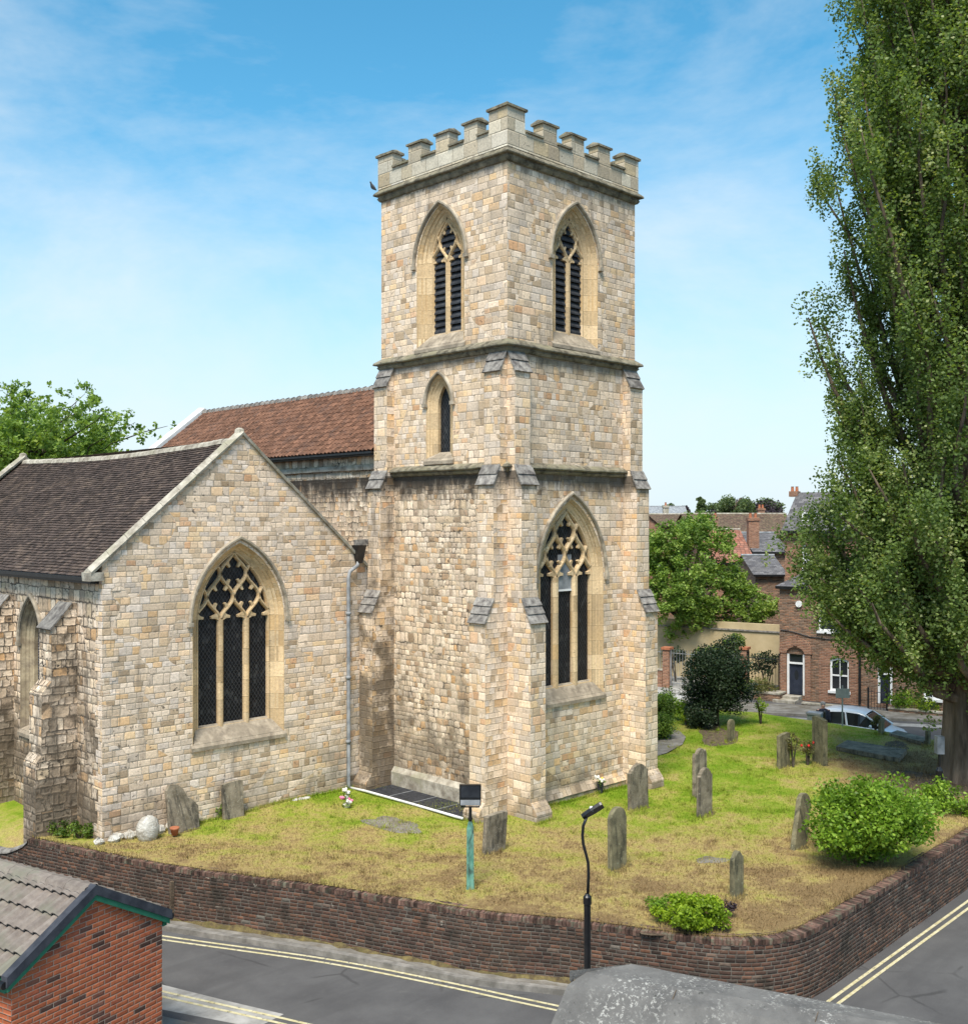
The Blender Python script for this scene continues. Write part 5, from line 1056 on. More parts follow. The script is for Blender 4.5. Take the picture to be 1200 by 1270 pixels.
# poplar
def poplar():
    b = onz(1193, 968); t = thing('poplar_tree', 'very tall poplar with dense upswept foliage on the right side of the churchyard', 'tree', (b.x, b.y, 0))
    mb = MB(); r_ = random.Random(5)
    # fluted trunk: several stems fused at the foot
    prof = [(-.3, .78), (.0, .70), (.5, .60), (1.5, .52), (3, .47), (5, .42), (8, .36), (13, .28), (19, .18), (25, .08), (28.5, .02)]
    rows = []
    for z, r in prof:
        k = max(0, 1-z/9); rows.append([V((r*(1+k*(.14*math.cos(5*a+1)+.09*math.cos(8*a)))*math.cos(a)+.05*math.sin(z*.4), r*(1+k*(.14*math.cos(5*a+1)+.09*math.cos(8*a)))*math.sin(a), z)) for a in np.linspace(0, 2*math.pi, 40, endpoint=False)])
    mb.loft(rows, True)
    cr = lambda z: np.interp(z, [1.8, 3, 3.9, 4.9, 6.3, 7.7, 9.3, 11, 13.4, 15.7, 18.1, 19.7, 22.8, 26, 30], [.8, 2.4, 3.2, 4.5, 5.3, 4.8, 4.1, 4.4, 4.4, 4.6, 4.6, 4.2, 4.1, 2.8, .2])
    C = []; R = []
    for i in range(265):
        spread = i >= 205; z0 = r_.uniform(2.3, 6.0) if spread else 2.2+20*(i/205)**.95; a = i*2.39996+r_.uniform(-.3, .3); low = max(0, 1-z0/8)
        ln = r_.uniform(1.6, 4.2) if spread else r_.uniform(4.0, 8.0)*(1-.40*low)
        zt = min(z0+ln, 28.5); zt -= 0 if spread else low*2.0; rt = cr(min(zt, 28))*(r_.uniform(.75, 1.05) if spread else r_.uniform(.55, 1.06))
        d = V((math.cos(a), math.sin(a), 0)); pts = []; r0_ = rt
        for q in range(7):
            f = q/6; rr = rt*(f**.55)*(1 if f < .99 else 1); zz = z0+(zt-z0)*(f**1.25); sw = .18*math.sin(q*1.3+i)
            pts.append(V((d.x*rr-d.y*sw, d.y*rr+d.x*sw, zz)))
        r0 = .16*(1-z0/32)+.02; mb.tube(pts, [r0*(1-.85*q/6) for q in range(7)], 6, cap=False)
        for q in range(44):
            f = r_.uniform(.16, 1.05)**.85; k = min(5, int(f*6)); ff = f*6-k; p = pts[k].lerp(pts[k+1], min(ff, 1.1))
            s_ = .07+.15*(1-abs(f-.5))
            C.append((p.x+r_.gauss(0, s_), p.y+r_.gauss(0, s_), p.z+r_.gauss(0, .35)+.15)); R.append(r_.uniform(.14, .33))
    part(mb, 'trunk', M['bark'], t, smooth=True)
    C = np.array(C); R = np.array(R); P, ti = clumps(C, R, 50, 1.9); P[:, 2] = np.maximum(P[:, 2], 1.6)
    leaf_mesh('crown', P, .092, ti+.10, M['leaf_poplar'], t, up=.1, aspect=.8); print('poplar leaves', len(P))
    return t
poplar()
# feathery tree behind the aisle
def feathery():
    b = atd(16, 800, 44); b.z = -.3; t = thing('leafy_tree', 'airy light green tree with loose twigs rising behind the dark aisle roof', 'tree', b)
    mb = MB(); r_ = random.Random(8); mb.tube([(0, 0, -.2), (.1, .1, 4), (0, .2, 8), (.2, 0, 12)], [.42, .33, .22, .06], 9); C = []; R = []
    for i in range(210):
        a = r_.uniform(0, 6.28); z0 = r_.uniform(3.5, 9.6); e = r_.uniform(-.05, .95); ln = r_.uniform(4.4, 7.9)
        d = V((math.cos(a)*math.cos(e), math.sin(a)*math.cos(e), math.sin(e)*.85)); pts = [V((0, 0, z0))+d*(ln*q/6)+V((r_.gauss(0, .15), r_.gauss(0, .15), .5*math.sin(q/6*2.6)+r_.gauss(0, .1))) for q in range(7)]
        mb.tube(pts, [.09*(1-.9*q/6) for q in range(7)], 5, cap=False)
        for q in range(40):
            f = r_.uniform(.25, 1.02); k = min(5, int(f*6)); p = pts[k].lerp(pts[k+1], min(f*6-k, 1.2)); s_ = .20+.62*(1.15-f)
            C.append((p.x+r_.gauss(0, s_), p.y+r_.gauss(0, s_), p.z+r_.gauss(0, s_))); R.append(r_.uniform(.10, .34))
    part(mb, 'trunk', M['twig'], t, smooth=True); P, ti = clumps(C, R, 20, .8); leaf_mesh('crown', P, .17, ti+.08, M['leaf_light'], t)
feathery()
# ================================================================== THE STREET BEHIND
AO = V((27.97, 7.17, ZRR)); TU = V((.197, -.980, 0)); TN = V((.980, .197, 0)); RZT = math.atan2(TU.y, TU.x)
def fac(px, py, yl=0.):                        # photo pixel -> (u, z above street) on a plane parallel to the terrace front
    r = ray(px, py); k = ((AO+TN*yl)-CAM).dot(TN)/r.dot(TN); p = CAM+r*k; return (p-AO).dot(TU), p.z-ZRR
def fd(px): r = ray(px, 800); return (AO-CAM).dot(TN)/r.dot(TN)
def tb(mb, u0, u1, y0, y1, z0, z1, **k): mb.box((min(u0, u1), min(y0, y1), z0), (max(u0, u1), max(y0, y1), z1), **k)
def xwall(mb, outer, holes, y=0.): mb.poly([outer]+holes, lambda p: V((p[0], y, p[1])))
def sash(parent, u0, u1, z0, z1, y=0., arched=.0, bars=(1, 1), frame=.075, curtain=False, mat='white_paint', mid=True):
    """white sash window recessed in the wall"""
    w = MB(); d = .10; n_ = 8
    top = [(u1-(u1-u0)*i/n_, z1+arched*math.sin(math.pi*i/n_)) for i in range(n_+1)]
    out = [(u0, z0), (u1, z0)]+top; c = ((u0+u1)/2, (z0+z1)/2)
    inn = [(c[0]+(x-c[0])*(1-frame*2/(u1-u0)), c[1]+(z-c[1])*(1-frame*2/(z1-z0))) for x, z in out]
    w.loft([[V((x, y+.001, z)) for x, z in out], [V((x, y+d*.5, z)) for x, z in out], [V((x, y+d*.5, z)) for x, z in inn], [V((x, y+d+.04, z)) for x, z in inn]], True)
    um, zmid = (u0+u1)/2, (z0+z1)/2
    if mid: w.box((u0+frame*.5, y+d*.6, zmid-.035), (u1-frame*.5, y+d+.03, zmid+.035))
    for k in range(1, bars[0]+1): x = u0+(u1-u0)*k/(bars[0]+1); w.box((x-.016, y+d*.8, z0+.02), (x+.016, y+d+.025, z1+arched*.8))
    for k in range(1, bars[1]+1):
        for a, b in ((z0, zmid), (zmid, z1)): 
            if bars[1] > 1: z = a+(b-a)*k/(bars[1]+1); w.box((u0+.03, y+d*.82, z-.014), (u1-.03, y+d+.02, z+.014))
    f = part(w, 'window', M[mat], parent)
    p_ = MB(); p_.face([(x, y+d+.015, z) for x, z in inn]); part(p_, 'pane', M['pane'], f)
    s = MB(); tb(s, u0-.09, u1+.09, y-.09, y+.06, z0-.12, z0-.001); part(s, 'sill', M[mat], f)
    return f
def front_door(parent, u0, u1, z0, z1, fan=.45, y=0., mat='door_blue', arched=.12):
    w = MB(); fr_ = .10; zf = z1-fan
    w.box((u0, y-.005, z0), (u0+fr_, y+.14, z1)); w.box((u1-fr_, y-.005, z0), (u1, y+.14, z1)); w.box((u0+fr_, y+.0, zf-.04), (u1-fr_, y+.14, zf+.04)); w.box((u0, y+.003, z1), (u1, y+.13, z1+.05))
    d = MB(); d.box((u0+fr_, y+.09, z0), (u1-fr_, y+.13, zf-.04)); um = (u0+u1)/2
    for k, (a, b) in enumerate(((.08, .34), (.42, .9))):
        for s_ in (-1, 1):
            if k == 0: d.box((um+s_*.06, y+.08, z0+(zf-z0)*a), (um+s_*((u1-u0)/2-fr_-.07), y+.095, z0+(zf-z0)*b))
    dr = part(d, 'door', M[mat], parent); part(w, 'door_frame', M['white_paint'], dr)
    g_ = MB(); g_.lathe((0, 0, 0), [(.0, 0)], 3) if False else None
    el = [(um+.10*math.cos(a), z0+(zf-z0)*.62+.26*math.sin(a)) for a in np.linspace(0, 6.28, 13)[:-1]]
    g_.face([(x, y+.085, z) for x, z in el]); part(g_, 'door_glass', M['pane'], dr); g_ = MB(); g_.face([(u0+fr_, y+.10, zf+.04), (u1-fr_, y+.10, zf+.04), (u1-fr_, y+.10, z1), (u0+fr_, y+.10, z1)]); part(g_, 'fanlight', M['pane'], dr)
    return dr
def row_thing(name, label, cat, group=None): return thing(name, label, cat, AO, RZT, group)
# --- corner house
h1 = row_thing('terraced_house', 'brown brick two storey end terrace with dark blue door and arched white sash', 'house', 'terraced houses along the far side of the street')
uL, _ = fac(966, 800); uR, _ = fac(1067, 800); _, zE = fac(990, 731)
du0, dz0 = fac(975.5, 867); du1, dz1 = fac(997.5, 812); dz0 = max(dz0, .25)
wu0, wz0 = fac(1029, 856); wu1, wz1 = fac(1052, 820)
vu0, vz0 = fac(1015, 782); vu1, vz1 = fac(1042, 743)
mb = MB(); xwall(mb, [(uL, -.2), (uR, -.2), (uR, zE), (uL, zE)], [[(du0, dz0), (du1, dz0), (du1, dz1), (du0, dz1)], [(wu0, wz0), (wu1, wz0), (wu1, wz1)]+[(wu1-(wu1-wu0)*i/8, wz1+.12*math.sin(math.pi*i/8)) for i in range(1, 8)]+[(wu0, wz1)], [(vu0, vz0), (vu1, vz0), (vu1, vz1), (vu0, vz1)]])
mb.face([(uL, 0, -.2), (uL, 0, zE), (uL, 6, zE), (uL, 6, -.2)]); mb.face([(uR, 0, -.2), (uR, 6, -.2), (uR, 6, zE), (uR, 0, zE)]); part(mb, 'wall', M['brick_house'], h1)
sash(h1, wu0, wu1, wz0, wz1, arched=.12, bars=(1, 1)); sash(h1, vu0, vu1, vz0, vz1, bars=(0, 1)); front_door(h1, du0, du1, dz0, dz1)
mb = MB(); e = .004
for (x0, x1, z0, z1) in ((wu0-.55, wu0-.001, wz0-.6, wz1+.0), (wu1+.001, wu1+.42, wz0-.6, wz1+.0), (wu0-.0, wu1+.0, wz0-.6, wz0-.121)): tb(mb, x0, x1, -.012, .0, z0, z1)
mb.prism([(wu0-.55, wz1+.001), (wu0-.0, wz1+.001)]+[(wu0+(wu1-wu0)*i/8, wz1+.13*math.sin(math.pi*i/8)+.002) for i in range(1, 8)]+[(wu1, wz1+.001), (wu1+.42, wz1+.001), (wu1+.35, wz1+.35), ((wu0+wu1)/2+.2, wz1+.62), (wu0-.1, wz1+.58), (wu0-.50, wz1+.35)], lambda p, y: V((p[0], y, p[1])), -.012, 0.)
part(mb, 'red_brick_surround', M['brick_red'], h1)
mb = MB(); um = (du0+du1)/2; hw = (du1-du0)/2
for s_ in (-1, 1): tb(mb, um+s_*(hw+.02), um+s_*(hw+.30), -.10, 0, dz0-.4, dz1+.05); tb(mb, um+s_*(hw-.0), um+s_*(hw+.36), -.14, 0, dz1+.05, dz1+.20)
n_ = 10; ou = [(um+(hw+.36)*math.cos(a), dz1+.20+.62*math.sin(a)) for a in np.linspace(0, math.pi, n_)]; inn = [(um+(hw)*math.cos(a), dz1+.055+.30*math.sin(a)) for a in np.linspace(0, math.pi, n_)]
mb.loft([[V((x, 0, z)) for x, z in ou], [V((x, -.13, z)) for x, z in ou], [V((x, -.13, z)) for x, z in inn], [V((x, 0, z)) for x, z in inn]]); tb(mb, um-.10, um+.10, -.17, 0, dz1+.42, dz1+.92)
part(mb, 'door_hood', M['brick_red'], h1)
mb = MB(); mb.loft([[V((uL-.15, -.2, zE)), V((uR, -.2, zE)), V((uR, -.2, zE+.14)), V((uL-.15, -.2, zE+.14))], [V((uL-.15, .0, zE)), V((uR, .0, zE)), V((uR, .0, zE+.14)), V((uL-.15, .0, zE+.14))]], True, cap=True); part(mb, 'gutter', M['black'], h1)
mb = MB(); zr = zE+1.35; mb.face([(uL-.15, -.2, zE+.142), (uR, -.2, zE+.142), (uR, 3.2, zr), (uL+1.6, 3.2, zr)]); mb.face([(uL-.15, -.2, zE+.142), (uL+1.6, 3.2, zr), (uL-.15, 6.2, zE+.142)]); mb.face([(uL+1.6, 3.2, zr), (uR, 3.2, zr), (uR, 6.2, zE+.142), (uL-.15, 6.2, zE+.142)]); part(mb, 'roof', M['slate'], h1)
x, z = fac(990.5, 749); mb = MB(); mb.tube([(x, -.10, z), (x, -.002, z)], .16, 10); part(mb, 'alarm_box', M['white_paint'], h1)
x, _ = fac(1066, 800); mb = MB(); mb.tube([(x, -.07, .1), (x, -.07, zE)], .06, 8); part(mb, 'downpipe', M['black'], h1)
mb = MB(); cb = [(fac(x, y)[0], -.03, fac(x, y)[1]) for x, y in ((968, 781), (985, 784), (1005, 790), (1030, 793), (1066, 792))]; mb.tube(cb, .025, 5); part(mb, 'cable', M['black'], h1)
# --- second house
h2 = row_thing('terraced_house', 'brick terraced house with dark door, mostly hidden behind the poplar foliage', 'house', 'terraced houses along the far side of the street')
uL2 = uR+.003; uR2, _ = fac(1240, 800); d2 = fac(1088, 872); d3 = fac(1106, 826); w2 = fac(1145, 866); w3 = fac(1166, 832)
v2 = fac(1112, 790); v3 = fac(1134, 750)
H = lambda a, b: [(a[0], a[1]), (b[0], a[1]), (b[0], b[1]), (a[0], b[1])]
mb = MB(); xwall(mb, [(uL2, -.2), (uR2+7, -.2), (uR2+7, zE), (uL2, zE)], [H(d2, d3), H(w2, w3), H(v2, v3)]); mb.face([(uR2+7, 0, -.2), (uR2+7, 6, -.2), (uR2+7, 6, zE), (uR2+7, 0, zE)]); part(mb, 'wall', M['brick_house'], h2)
sash(h2, w2[0], w3[0], w2[1], w3[1]); sash(h2, v2[0], v3[0], v2[1], v3[1]); front_door(h2, d2[0], d3[0], d2[1], d3[1], .4)
mb = MB(); mb.face([(uL2, -.2, zE+.142), (uR2+7, -.2, zE+.142), (uR2+7, 3.2, zr), (uL2, 3.2, zr)]); mb.face([(uL2, 3.2, zr), (uR2+7, 3.2, zr), (uR2+7, 6.2, zE), (uL2, 6.2, zE)]); part(mb, 'roof', M['slate'], h2)
mb = MB(); tb(mb, uL2, uR2+7, -.2, -.001, zE, zE+.14); part(mb, 'gutter', M['black'], h2)
# --- three storey block behind
h3 = row_thing('tall_house', 'taller three storey brick house with slate roof and white dormers behind the terrace', 'house')
yb = 7.2; uL3, zE3 = fac(973, 658, yb); uR3, _ = fac(1250, 658, yb); _, zR3 = fac(976, 612, yb+2.6)
b2 = fac(994, 713, yb); b3 = fac(1004, 676, yb)
mb = MB(); xwall(mb, [(uL3, -.2), (uR3, -.2), (uR3, zE3), (uL3, zE3)], [H(b2, b3)], yb); mb.face([(uL3, yb, -.2), (uL3, yb, zE3), (uL3, yb+2.7, zR3), (uL3, yb+5.4, zE3), (uL3, yb+5.4, -.2)]); part(mb, 'wall', M['brick_red'], h3); sash(h3, b2[0], b3[0], b2[1], b3[1], yb)
mb = MB(); mb.face([(uL3-.15, yb-.25, zE3), (uR3, yb-.25, zE3), (uR3, yb+2.7, zR3+.05), (uL3-.15, yb+2.7, zR3+.05)]); mb.face([(uL3-.15, yb+2.7, zR3+.05), (uR3, yb+2.7, zR3+.05), (uR3, yb+5.6, zE3), (uL3-.15, yb+5.6, zE3)]); part(mb, 'roof', M['slate'], h3)
mb = MB(); tb(mb, uL3-.2, uR3, yb-.35, yb-.24, zE3-.16, zE3+.0); part(mb, 'gutter', M['black'], h3)
for x0 in (994, 1043, 1088):
    a = fac(x0, 646, yb+.5); b = fac(x0+17, 635, yb+.5); dm = MB(); dm.box((a[0], yb+.45, a[1]), (b[0], yb+2.2, b[1])); o = part(dm, 'dormer', M['white_paint'], h3)
    q = MB(); q.face([(a[0]+.12, yb+.44, a[1]+.08), (b[0]-.12, yb+.44, a[1]+.08), (b[0]-.12, yb+.44, b[1]-.08), (a[0]+.12, yb+.44, b[1]-.08)]); part(q, 'pane', M['pane'], o)
x, z = fac(988, 612, yb+2.7); mb = MB(); mb.box((x-.4, yb+2.4, zR3-.2), (x+.1, yb+3.0, zR3+.12)); ct = part(mb, 'chimney', M['brick_red'], h3)
for k in (-.28, -.02): q = MB(); q.lathe((x+k, yb+2.7, zR3+.12), [(.10, 0), (.08, .25), (.10, .28)], 8); part(q, 'chimney_pot', M['terracotta'], ct)
# --- front garden walls, steps, railings
def lowwall(label, px0, px1, ytop, ybot, yl, th=.25, mat='brick_house', cap='coping_pale', name='garden_wall', kind='wall'):
    a = fac(px0, ybot, yl); b = fac(px1, ytop, yl); t = row_thing(name, label, kind); mb = MB(); tb(mb, a[0], b[0], yl, yl+th, -.1, fac(px0, ytop, yl)[1]); part(mb, 'brickwork', M[mat], t)
    mb = MB(); zt = fac(px0, ytop, yl)[1]; tb(mb, a[0]-.03, b[0]+.03, yl-.03, yl+th+.03, zt+.001, zt+.07); part(mb, 'coping', M[cap], t); return t
lowwall('low brick garden wall with pale coping under the arched sash window', 994, 1074, 873, 884, -1.3)
lowwall('low brick garden wall with plants behind it, right of the railings', 1101, 1200, 879, 892, -1.3)
lowwall('low brick planter wall left of the blue door', 934, 966, 859, 878, -1.1, .9)
t = row_thing('doorstep', 'pale stone steps up to the dark blue front door', 'steps'); mb = MB(); a = fac(968, 868)[0]; b = fac(995, 868)[0]; tb(mb, a, b, -1.3, -.10, -.02, .13); tb(mb, a+.2, b, -.7, -.10, .13, dz0); part(mb, 'tread', M['coping_pale'], t)
def railing(label, u0, u1, yl, z0, z1, stepu=.13, mat='black', rails=2, name='railing', r=.012, heads=False):
    t = row_thing(name, label, 'railing'); mb = MB()
    for k in range(rails): z = z0+(z1-z0)*(.08 if k == 0 else .9); mb.tube([(u0, yl, z), (u1, yl, z)], .016, 5)
    n_ = max(2, int(abs(u1-u0)/stepu))
    for i in range(n_+1): u = u0+(u1-u0)*i/n_; mb.tube([(u, yl, z0), (u, yl, z1-.03), (u, yl, z1+.04)], [r, r, .002], 4)
    part(mb, 'bars', M[mat], t)
    for u in (u0, u1): mb = MB(); tb(mb, u-.035, u+.035, yl-.035, yl+.035, z0-.1, z1+.1); part(mb, 'post', M[mat], t)
    return t
railing('black iron gate railings between the two low garden walls', fac(1074, 880, -1.3)[0]+.05, fac(1100, 880, -1.3)[0]-.05, -1.2, .02, 1.0)
# yard to the left: piers, railings, grey forecourt
a = fac(800, 840)[0]; 
mb = MB(); pts = [onz(x, y, ZRR) for x, y in ((770, 839), (935, 839), (935, 866), (770, 868))]; mb.face([(p.x, p.y, ZRR+.008) for p in pts]); tag(mb.build('forecourt', M['concrete']), kind='structure')
mb = MB(); pts = [onz(x, y, ZRR) for x, y in ((900, 872), (1300, 893), (1300, 903), (900, 884))]; mb.face([(p.x, p.y, ZRR+.10) for p in pts]); mb.loft([[V((p.x, p.y, ZRR+.10)) for p in pts[2:]], [V((p.x, p.y, ZRR)) for p in pts[2:]]]); tag(mb.build('pavement', M['paving']), kind='structure')
mb = MB(); pts = [onz(x, y, ZRR) for x, y in ((900, 885.5), (1300, 906.5), (1300, 910), (900, 890))]; mb.face([(p.x, p.y, ZRR+.006) for p in pts]); tag(mb.build('gutter_strip', M['concrete']), kind='structure')
for i, x in enumerate((825, 921)):
    t = row_thing('gate_pier', ('brick pier with red top between the yard railings, nearest the tower', 'brick gate pier beside the dark railings left of the blue door')[i], 'pier', 'brick piers of the yard fence'); a, b = fac(x-4, 838), fac(x+4, 806)
    mb = MB(); tb(mb, a[0], b[0], 0, .42, -.1, b[1]); part(mb, 'brickwork', M['brick_red'], t); mb = MB(); tb(mb, a[0]-.06, b[0]+.06, -.06, .48, b[1]+.001, b[1]+.12); part(mb, 'coping', M['terracotta'], t)
zt = fac(860, 808)[1]
railing('tall grey railings in front of the yard beside the forecourt', fac(829.5, 838)[0], fac(916, 838)[0], .2, .1, zt, .16, 'lead')
railing('dark railings between the gate pier and the corner house', fac(926, 838)[0], fac(964, 838)[0], .2, .1, fac(940, 812)[1], .16, 'black')
railing('grey railings running behind the tower into the yard pier', fac(790, 838)[0], fac(820, 838)[0], .2, .3, zt, .16, 'lead')
lowwall('low orange brick wall beneath the railings next to the tower', 790, 820.5, 829, 838, .05, .25, 'brick_red')
t = row_thing('picket_fence', 'short pale picket fence in front of the forecourt left of the holly', 'fence'); yl = -6.6; a = fac(826, 868, yl)[0]; b = fac(853, 868, yl)[0]; mb = MB()
n_ = 9
for i in range(n_):
    u = a+(b-a)*i/(n_-1); pk = MB(); pk.prism([(u-.045, .05), (u+.045, .05), (u+.045, .74), (u, .84), (u-.045, .74)], lambda p, y: V((p[0], y, p[1])), yl, yl+.03); part(pk, 'picket', M['white_coping'], t)
for z in (.2, .6): pk = MB(); tb(pk, a-.05, b+.05, yl+.031, yl+.07, z, z+.07); part(pk, 'rail', M['white_coping'], t)
# rendered wall with dark band
t = row_thing('rendered_wall', 'long beige rendered boundary wall with a dark ledge behind the yard', 'wall'); yl = 4.2; u0, zt_ = fac(760, 764, yl); u1, _ = fac(969, 764, yl); _, zl = fac(960, 783, yl)
mb = MB(); tb(mb, u0, u1, yl, yl+.3, -.1, zl-.08); part(mb, 'lower_wall', M['render_beige'], t); mb = MB(); tb(mb, u0, u1, yl+.05, yl+.3, zl+.0, zt_); part(mb, 'upper_wall', M['render_beige'], t)
mb = MB(); tb(mb, u0, u1, yl-.07, yl+.31, zl-.079, zl-.001); part(mb, 'ledge', M['slab_stone'], t)
# yard plants
def tplant(label, px, py, yl, r, h, mat, k=18, ls=.1, seed=1, name='shrub'):
    u, z = fac(px, py, yl); p = AO+TU*u+TN*yl; return shrub(name, label, (p.x, p.y, ZRR), (0, 0, max(z, h*.6)), r, h*.5, mat, k, .25, 50, ls, seed, stems=4)
tplant('grey green lavender in the planter left of the blue door', 945, 850, -.6, .75, .7, 'leaf_rose', 24, .09, 71); tplant('bright green hedge plants behind the holly in the planter', 915, 850, -.8, .8, .9, 'leaf_bush', 24, .1, 72)
tplant('green climber against the beige wall', 914, 798, 3.7, .35, 1.6, 'leaf_mid', 16, .12, 73); tplant('pale climbing shrub by the beige wall', 900, 806, 3.4, .6, 1.2, 'leaf_light', 18, .12, 74)
tplant('dark shrubs in pots behind the right railings', 950, 822, 1.6, .9, 1.3, 'leaf_dark', 24, .12, 75); tplant('mixed shrubs behind the yard railings', 880, 818, 1.8, 1.5, 1.4, 'leaf_mid', 30, .13, 76)
tplant('leafy plant behind the low wall under the poplar', 1118, 868, -.9, .8, .7, 'leaf_bush', 22, .1, 77); tplant('small leafy plant at the right end of the low garden wall', 1150, 876, -.9, .5, .5, 'leaf_lime', 14, .1, 78)
tplant('dim shrub behind the yard railings beside the tower', 838, 815, 2.2, .8, 1.2, 'leaf_dark', 20, .12, 79)
# big tree over the yard
p = atd(843, 838, 60.5); tr = thing('broad_tree', 'broad bright green tree overhanging the beige wall right of the tower', 'tree', (p.x, p.y, ZRR))
mb = MB(); mb.tube([(0, 0, -.1), (.05, 0, 2.5), (0, 0, 4.5), (.3, 0, 7)], [.34, .28, .2, .06], 9); cs = []
for (x, y, r, dd) in ((832, 675, 1.4, 0), (858, 662, 1.25, 0), (872, 655, .9, .6), (885, 690, 1.4, -.3), (820, 715, 1.5, 0), (850, 725, 1.7, -.8), (880, 735, 1.4, -.6), (905, 715, .9, .4), (835, 750, 1.3, -1), (865, 765, .9, -1), (900, 760, 1.1, -.5), (930, 748, 1.0, -.2), (948, 752, .7, 0), (812, 690, 1.3, 1), (843, 782, .8, 0), (903, 776, .5, -.3), (790, 720, 1.6, .6), (800, 680, 1.2, .8), (895, 668, .6, .2), (915, 735, .8, -.3), (940, 765, .5, -.3)):
    q = atd(x, y, 60+dd)-V((p.x, p.y, ZRR)); cs.append((q, r)); mb.tube([(0, 0, 3.2), (q.x*.5, q.y*.5, 3.2+(q.z-3.2)*.45), (q.x, q.y, q.z)], [.12, .07, .02], 5, cap=False)
part(mb, 'trunk', M['bark'], tr, smooth=True); C = []; R = []
for q, r in cs:
    for j in range(int(26*r*r)+8):
        d = rng.normal(size=3); d /= np.linalg.norm(d); k = r*(.45+.65*rng.random()); C.append((q.x+d[0]*k*1.1, q.y+d[1]*k*1.1, q.z+d[2]*k*.9)); R.append(.18+.26*rng.random())
P, ti = clumps(C, R, 42, .9); leaf_mesh('crown', P, .17, ti+.08, M['leaf_light'], tr, up=.3)
# ------------------------------------------------------------------ far roofs
def far_house(label, px0, px1, yr, ye, d, dr, wallm, roofm, windows=(), name='house', hip=0, group='roofs beyond the churchyard', verge=None, gable=False):
    s = d/FPX; w = (px1-px0)*s; c = atd(px0, 648, d); t = thing(name, label, 'house', (c.x, c.y, ZRR), rad(-45), group)
    ze_ = CAM.z-(ye-HZ)*s-ZRR; zr_ = CAM.z-(yr-HZ)*(d+dr)/FPX-ZRR
    mb = MB(); holes = []
    for (a, b, c0, c1) in windows: holes.append([((a-px0)*s, CAM.z-(c1-HZ)*s-ZRR), ((b-px0)*s, CAM.z-(c1-HZ)*s-ZRR), ((b-px0)*s, CAM.z-(c0-HZ)*s-ZRR), ((a-px0)*s, CAM.z-(c0-HZ)*s-ZRR)])
    if gable:
        xwall(mb, [(0, -.2), (w, -.2), (w, ze_), (w/2, zr_), (0, ze_)], holes); part(mb, 'wall', M[wallm], t)
        mb = MB(); mb.loft([[V((x, y, z)) for x, z in ((-.2, ze_-.15), (w/2, zr_+.05), (w+.2, ze_-.15))] for y in (-.2, 9)]); part(mb, 'roof', M[roofm], t); return t
    xwall(mb, [(0, -.2), (w, -.2), (w, ze_), (0, ze_)], holes)
    for x in (0, w): mb.face([(x, 0, -.2), (x, 0, ze_), (x, dr, zr_-.04), (x, 2*dr, ze_), (x, 2*dr, -.2)])
    part(mb, 'wall', M[wallm], t)
    mb = MB(); o_ = .18; mb.face([(-o_, -.25, ze_-.03), (w+o_, -.25, ze_-.03), (w+o_-hip, dr, zr_), (-o_+hip, dr, zr_)]); mb.face([(-o_+hip, dr, zr_), (w+o_-hip, dr, zr_), (w+o_, 2*dr+.2, ze_), (-o_, 2*dr+.2, ze_)]); part(mb, 'roof', M[roofm], t)
    mb = MB(); tb(mb, -o_, w+o_, -.34, -.251, ze_-.14, ze_-.02); part(mb, 'gutter', M['black'], t)
    mb = MB(); mb.tube([(-o_+hip, dr, zr_+.02), (w+o_-hip, dr, zr_+.02)], .09, 6); part(mb, 'ridge_tiles', M['coping_pale'] if 'tile' in roofm else M['lead'], t)
    for (a, b, c0, c1) in windows: sash(t, (a-px0)*s, (b-px0)*s, CAM.z-(c1-HZ)*s-ZRR, CAM.z-(c0-HZ)*s-ZRR, bars=(2, 2))
    return t
def chimney(label, px0, px1, ytop, ybot, d, mat='brick_red', pots=2):
    s = d/FPX; w = (px1-px0)*s; c = atd(px0, 648, d); zt = CAM.z-(ytop-HZ)*s-ZRR; z0 = CAM.z-(ybot-HZ)*s-ZRR; t = thing('chimney_stack', label, 'chimney', (c.x, c.y, ZRR), rad(-45), 'chimneys on the far roofs')
    mb = MB(); mb.box((0, 0, z0), (w, w*.8, zt)); part(mb, 'stack', M[mat], t); mb = MB(); mb.box((-.06, -.06, zt-.22), (w+.06, w*.8+.06, zt-.05)); part(mb, 'band', M[mat], t)
    for k in range(pots): q = MB(); q.lathe((w*(k+.5)/pots, w*.4, zt), [(.11, 0), (.09, .3), (.11, .34)], 8); part(q, 'chimney_pot', M['terracotta'], t)
    return t
far_house('long low brown tiled roof on the skyline right of the broad tree', 862, 996, 637.5, 663, 92, 6, 'brick_house', 'brown_tiles')
far_house('brown roof just showing beside the tower behind the broad tree', 790, 861, 638, 652, 100, 5, 'brick_house', 'brown_tiles')
far_house('orange red gabled brick house end peeping out beside the tower', 786, 818, 639, 652, 82, 0, 'brick_red', 'slate', gable=True, windows=((800, 806, 656, 663),))
far_house('house with pinkish red tiled roof and small white sash window', 884, 933, 657, 697, 74, 4.4, 'brick_red', 'red_tiles', windows=((911, 922, 702, 720),))
far_house('upper blue slate roof between the red tiles and the tall house', 935, 975, 661, 684, 80, 4, 'brick_house', 'slate')
far_house('lower blue slate lean-to roof above a blank brick wall', 936, 972, 689, 712, 68, 3, 'brick_house', 'slate')
far_house('long pale flat-roofed building on the skyline beside the tower', 780, 852, 628, 640, 190, 3, 'white_paint', 'lead')
